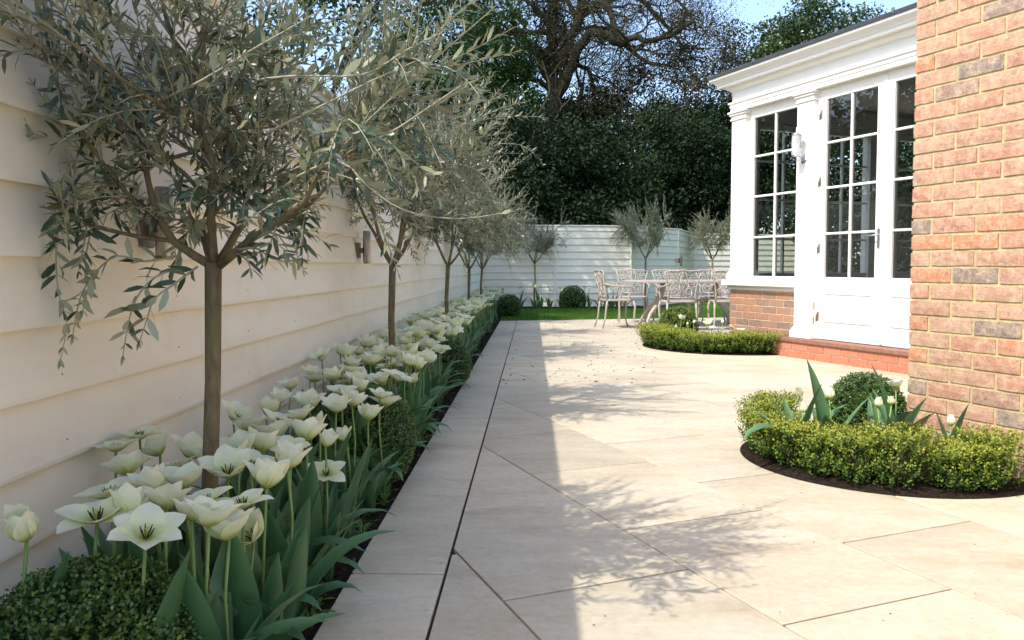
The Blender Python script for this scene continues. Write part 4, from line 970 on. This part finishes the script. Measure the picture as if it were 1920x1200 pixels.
nn = 44; ring = [(1.0 * math.copysign(abs(math.cos(2 * math.pi * k / nn)) ** .8, math.cos(2 * math.pi * k / nn)), .52 * math.copysign(abs(math.sin(2 * math.pi * k / nn)) ** .8, math.sin(2 * math.pi * k / nn))) for k in range(nn)]
b = MB(); vs = [(x * f, y * f, z) for f, z in ((.97, .662), (1, .668), (1, .690), (.98, .698)) for x, y in ring]
b.add(vs, [(i * nn + k, i * nn + (k + 1) % nn, (i + 1) * nn + (k + 1) % nn, (i + 1) * nn + k) for i in range(3) for k in range(nn)] + [tuple(range(nn))[::-1], tuple(3 * nn + k for k in range(nn))]); b.build('tabletop', MT['chair'], tb)
for sx in (-1, 1):
    for sy in (-1, 1):
        l = MB(); l.tube([(sx * .40, sy * .06, .66), (sx * .40, sy * .08, .56), (sx * .44, sy * .10, .44), (sx * .50, sy * .16, .34), (sx * .62, sy * .26, .20), (sx * .68, sy * .32, .06), (sx * .70, sy * .35, .005)], [.03, .028, .03, .032, .028, .024, .028], 8); l.build('leg', MT['chair'], tb)
b = MB().tube([(-.42, 0, .42), (0, 0, .37), (.42, 0, .42)], .02, 8); b.build('stretcher', MT['chair'], tb)

# ------------------------------------------------------------------ trees beyond the fences
def clumps(rng, centers, radii, per, size, mat, flat=.75, name='foliage'):
    P = []; T = []
    for c, r in zip(centers, radii):
        n = int(per * r * r); d = rand_dir(n, rng) * (rng.random(n) ** .38)[:, None] * r * np.array([1, 1, flat]); P.append(d + c); T.append(rng.normal(size=n) * .16 + rng.uniform(.15, .6))
    P = np.concatenate(P); T = np.concatenate(T); n = len(P)
    D = rand_dir(n, rng) + [0, 0, -.25]; U = unit(rand_dir(n, rng) + [0, 0, .9])
    return leaf_mesh(name, P, D, U, size * rng.uniform(.6, 1.3, n), size * .55, T, mat, six=False)
def limb_tree(rng, base, h, spread, levels, r0, wood, tips, dirs=None, gn=.25, up=.25):
    def grow(p, d, L, r, lev):
        n = 6; pts = curve_pts(p, d, L, n, (0, 0, up), gn, rng); wood.tube(pts, list(np.linspace(r, r * .55, n + 1)), 7 if lev < 2 else (5 if lev < 3 else 3), False)
        if lev >= levels: tips.append(pts[-1]); tips.append(pts[n // 2]); return
        for k in range(rng.integers(2, 4) if lev else 3):
            i = rng.integers(n // 2, n + 1); dd = unit(unit(pts[i] - pts[i - 1]) + rand_dir(1, rng)[0] * spread); grow(pts[i], dd, L * rng.uniform(.55, .85), r * .55, lev + 1)
    for d in (dirs or [(0, 0, 1)]): grow(np.array(base, float), np.array(d, float), h, r0, 0)
def tree(name, loc, label, cat, seed, mat, crown, per, size, trunk_h, r0, group, limb=True, flat=.75):
    rng = np.random.default_rng(seed); t = empty(name, (loc[0], loc[1], 0)); tag(t, label, cat, group)
    w_ = MB(); tips = []
    limb_tree(rng, (0, 0, -.1), trunk_h, .9, 3, r0, w_, tips); obj('trunk', w_.mesh('trunk', MT['bark'], False), None, t)
    cs = []; rs = []
    for (cx, cy, cz, rx, rz, nc, cr) in crown:
        d = rand_dir(nc, rng) * (rng.random(nc) ** .4)[:, None]; cs.append(d * [rx, rx, rz] + [cx, cy, cz]); rs.append(cr * rng.uniform(.6, 1.3, nc))
    f = obj('crown', clumps(rng, np.concatenate(cs), np.concatenate(rs), per, size, MT[mat], flat, 'crown'), None, t); f['kind'] = 'stuff'; return t
GT = 'trees beyond the far fence'
def ev(x, y, lab, seed, crown, per=620, size=.13, mat='evergreen', name='evergreen_tree', th=1.5, r=.15, grp=GT): tree(name, (x, y), lab, 'tree', seed, mat, crown, per, size, th, r, grp)
ev(-.9, 22.5, 'dark evergreen tree behind the far fence, left of the gnarled tree', 101, [(0, 0, 3.0, 1.7, 2.5, 110, .62)])
ev(1.7, 23.6, 'dark evergreen bush filling the middle below the gnarled tree', 102, [(0, 0, 2.9, 1.9, 2.3, 125, .62)])
ev(4.4, 25.4, 'dark evergreen tree left of the orangery corner', 103, [(0, 0, 3.3, 2.1, 2.7, 130, .65)])
ev(7.0, 26.6, 'dark evergreen tree close behind the orangery corner', 104, [(0, 0, 3.4, 2.2, 3.0, 120, .7)], 520, .15)
ev(9.6, 22.5, 'dark evergreen tree behind the orangery, seen through its windows', 113, [(0, 0, 2.9, 2.4, 2.9, 120, .7)], 480, .15)
ev(12.6, 20.0, 'dark evergreen far to the right, seen only through the orangery glass', 114, [(0, 0, 2.9, 2.4, 2.9, 110, .7)], 420, .16)
ev(-4.2, 21.5, 'dark evergreen tree beyond the fence corner behind the olive crowns', 105, [(0, 0, 3.0, 2.2, 2.6, 100, .7)], 500, .15)
ev(2.6, 31.0, 'tall dark evergreen behind the gnarled trunk', 115, [(0, 0, 4.6, 3.4, 3.6, 130, .8)], 420, .17)
ev(-2.9, 25.5, 'fresh green leafy tree above the second olive crown', 106, [(0, 0, 6.4, 2.7, 3.8, 210, .62)], 430, .13, 'fresh', 'leafy_tree', 4.0, .2)
ev(-.6, 26.8, 'green leafy tree left of the gnarled bare limbs', 107, [(-.5, 0, 6.0, 1.5, 3.6, 130, .55)], 430, .13, 'fresh', 'leafy_tree', 4.0, .18)
ev(-4.0, 13.6, 'tall green tree leaning over the long fence, its leaves at the top edge', 108, [(0, 0, 7.3, 2.5, 2.8, 125, .62)], 300, .12, 'fresh', 'leafy_tree', 4.2, .09, 'trees beyond the long fence')
for k, (x, y) in enumerate(((-7.5, 8.5), (-7.8, 11.5), (-7.6, 14.6), (-7.3, 17.8))):
    ev(x, y, 'dark evergreen beyond the long fence, seen reflected in the orangery glass', 120 + k, [(0, 0, 3.3, 1.9, 3.0, 75, .75)], 330, .17, grp='trees beyond the long fence')
ev(5.4, 28.5, 'brown budding tree above the left end of the orangery roof', 110, [(.5, 0, 6.0, 2.7, 3.6, 280, .55)], 560, .10, 'bud', 'budding_tree', 3.6, .16)
ev(8.9, 25.5, 'sunlit glossy-leaved tree rising above the orangery roof', 111, [(0, 0, 6.9, 2.1, 2.6, 230, .55)], 600, .12, 'holly', 'glossy_tree', 4.0, .16)
ev(11.9, 26.0, 'small sprig-topped tree at the right above the orangery roof', 112, [(-.3, 0, 6.6, .55, 1.6, 18, .3)], 500, .12, 'holly', 'glossy_tree', 4.2, .08)
# the gnarled old tree: limbs drawn after the photograph, then branching on
rng = np.random.default_rng(77); YG = 29.; tg = empty('gnarled_tree', (1.0, YG, 0)); tag(tg, 'old gnarled tree with bare arching limbs against the sky', 'tree', GT)
B0 = np.array([1.0, YG, 0]); w_ = MB(); tips = []
def limb(px, r0, r1, kids=8, L=1.5, lev=1):
    kids = int(kids * 1.3)
    pts = [at_y(x, y, YG + dy) - B0 for x, y, dy in px]; q = []
    for i in range(len(pts) - 1):
        p0, p1, p2, p3 = pts[max(i - 1, 0)], pts[i], pts[i + 1], pts[min(i + 2, len(pts) - 1)]
        for s in (0, .25, .5, .75): q.append(.5 * ((2 * p1) + (p2 - p0) * s + (2 * p0 - 5 * p1 + 4 * p2 - p3) * s * s + (3 * p1 - p0 - 3 * p2 + p3) * s ** 3) + rng.normal(size=3) * r1 * .5)
    q.append(pts[-1]); w_.tube(q, list(np.linspace(r0, r1, len(q))), 8, False)
    for k in range(kids):
        i = rng.integers(len(q) // 4, len(q)); d = unit(unit(q[i] - q[i - 1]) * .6 + rand_dir(1, rng)[0] + [0, 0, .25])
        limb_tree(rng, q[i], L * rng.uniform(.6, 1.2), .85, 4, r1 * rng.uniform(.45, .8), w_, tips, [d], .22, .1)
limb([(1052, 600, 0), (1048, 420, 0), (1040, 250, 0), (1032, 130, 0), (1038, 60, 0), (1030, -80, 0)], .34, .16, 8)
limb([(1036, 140, 0), (1065, 90, -.4), (1085, 30, -.6), (1090, -60, -.8)], .24, .14, 7)
limb([(1040, 190, 0), (1075, 120, -.5), (1100, 68, -.8), (1140, 66, -1.2), (1165, 84, -1.4), (1185, 70, -1.6), (1240, 75, -2), (1300, 40, -2.4)], .20, .07, 12)
limb([(1085, 30, -.6), (1130, 5, -.9), (1160, 60, -1.2), (1200, 110, -1.4), (1260, 125, -1.6)], .14, .05, 9)
limb([(1040, 230, 0), (1060, 130, .5), (1075, 120, .8), (1105, 135, 1.), (1120, 170, 1.1), (1180, 190, 1.2)], .12, .05, 9)
limb([(1034, 150, 0), (1000, 90, .3), (960, 60, .5), (920, 65, .6), (880, 100, .8)], .20, .07, 10)
limb([(1036, 60, 0), (1010, 20, -.5), (960, -20, -.6)], .14, .06, 7)
limb([(1090, 30, -.6), (1180, -10, -1), (1240, 40, -1.2), (1290, 100, -1.4)], .12, .04, 9)
limb([(1044, 300, 0), (1070, 230, .3), (1090, 190, .5), (1085, 150, .6)], .14, .07, 5); limb([(1046, 320, 0), (1010, 250, -.3), (990, 190, -.5), (985, 150, -.6)], .12, .06, 6)
obj('limbs', w_.mesh('limbs', MT['bark'], False), None, tg)
cs = np.array(tips)[::3] + rng.normal(size=(len(tips[::3]), 3)) * .2
ivy = np.array([at_y(x, y, YG - .2) - B0 for x, y in ((1015, 65), (1005, 95), (1030, 40), (990, 110), (975, 120), (1060, 40), (1075, 60), (1020, 120), (950, 135), (1040, 15), (1010, 10))])
f = obj('ivy', clumps(rng, ivy, np.full(len(ivy), .62), 520, .12, MT['evergreen'], 1., 'ivy'), None, tg); f['kind'] = 'stuff'
f = obj('buds', clumps(rng, cs, np.full(len(cs), .5), 95, .055, MT['bud'], 1., 'buds'), None, tg); f['kind'] = 'stuff'

# leaf crumbs and grit lying on the paving
n = 420; px = RNG.uniform(940, 1240, n); py = 600 + RNG.random(n) ** 1.7 * 120; P = np.array([at_z(a, b_, .003) for a, b_ in zip(px, py)])
Q = np.array([at_z(a, b_, .003) for a, b_ in zip(RNG.uniform(700, 1900, 60), RNG.uniform(720, 1190, 60))]); Q = Q[(Q[:, 0] > BEDX + .02) & ((Q[:, 0] - NB[0]) ** 2 + (Q[:, 1] - NB[1]) ** 2 > NR ** 2) & (Q[:, :2] @ HX < HB - .02)]
P = np.concatenate([P[(P[:, 0] > BEDX + .02) & ((P[:, 0] - FB[0]) ** 2 + (P[:, 1] - FB[1]) ** 2 > FR ** 2)], Q]); n = len(P); D = rand_dir(n); D[:, 2] *= .15
sz = np.where(np.arange(n) < n - len(Q), RNG.uniform(.012, .035, n), RNG.uniform(.004, .010, n))
tag(obj('leaf_litter', leaf_mesh('leaf_litter', P, D, np.tile([0, 0, 1.], (n, 1)) + RNG.normal(size=(n, 3)) * .3, sz, sz * .6, RNG.random(n), MT['crumb'], six=False)), 'dry leaf crumbs and grit scattered over the paving', 'leaf litter', kind='stuff')
# crumbs of bark and soil in the long bed
n = 2600; P = np.stack([RNG.uniform(FX + .03, BEDX - .006, n), RNG.uniform(1.2, 6, n), RNG.uniform(-.008, .008, n)], 1); D = rand_dir(n); D[:, 2] *= .4; sz = RNG.uniform(.005, .016, n)
cr = obj('soil_crumbs', leaf_mesh('soil_crumbs', P, D, rand_dir(n), sz, sz * .8, RNG.random(n), MT['crumb'], six=False)); tag(cr, 'bark and soil crumbs on the long flower bed', 'soil', kind='stuff')
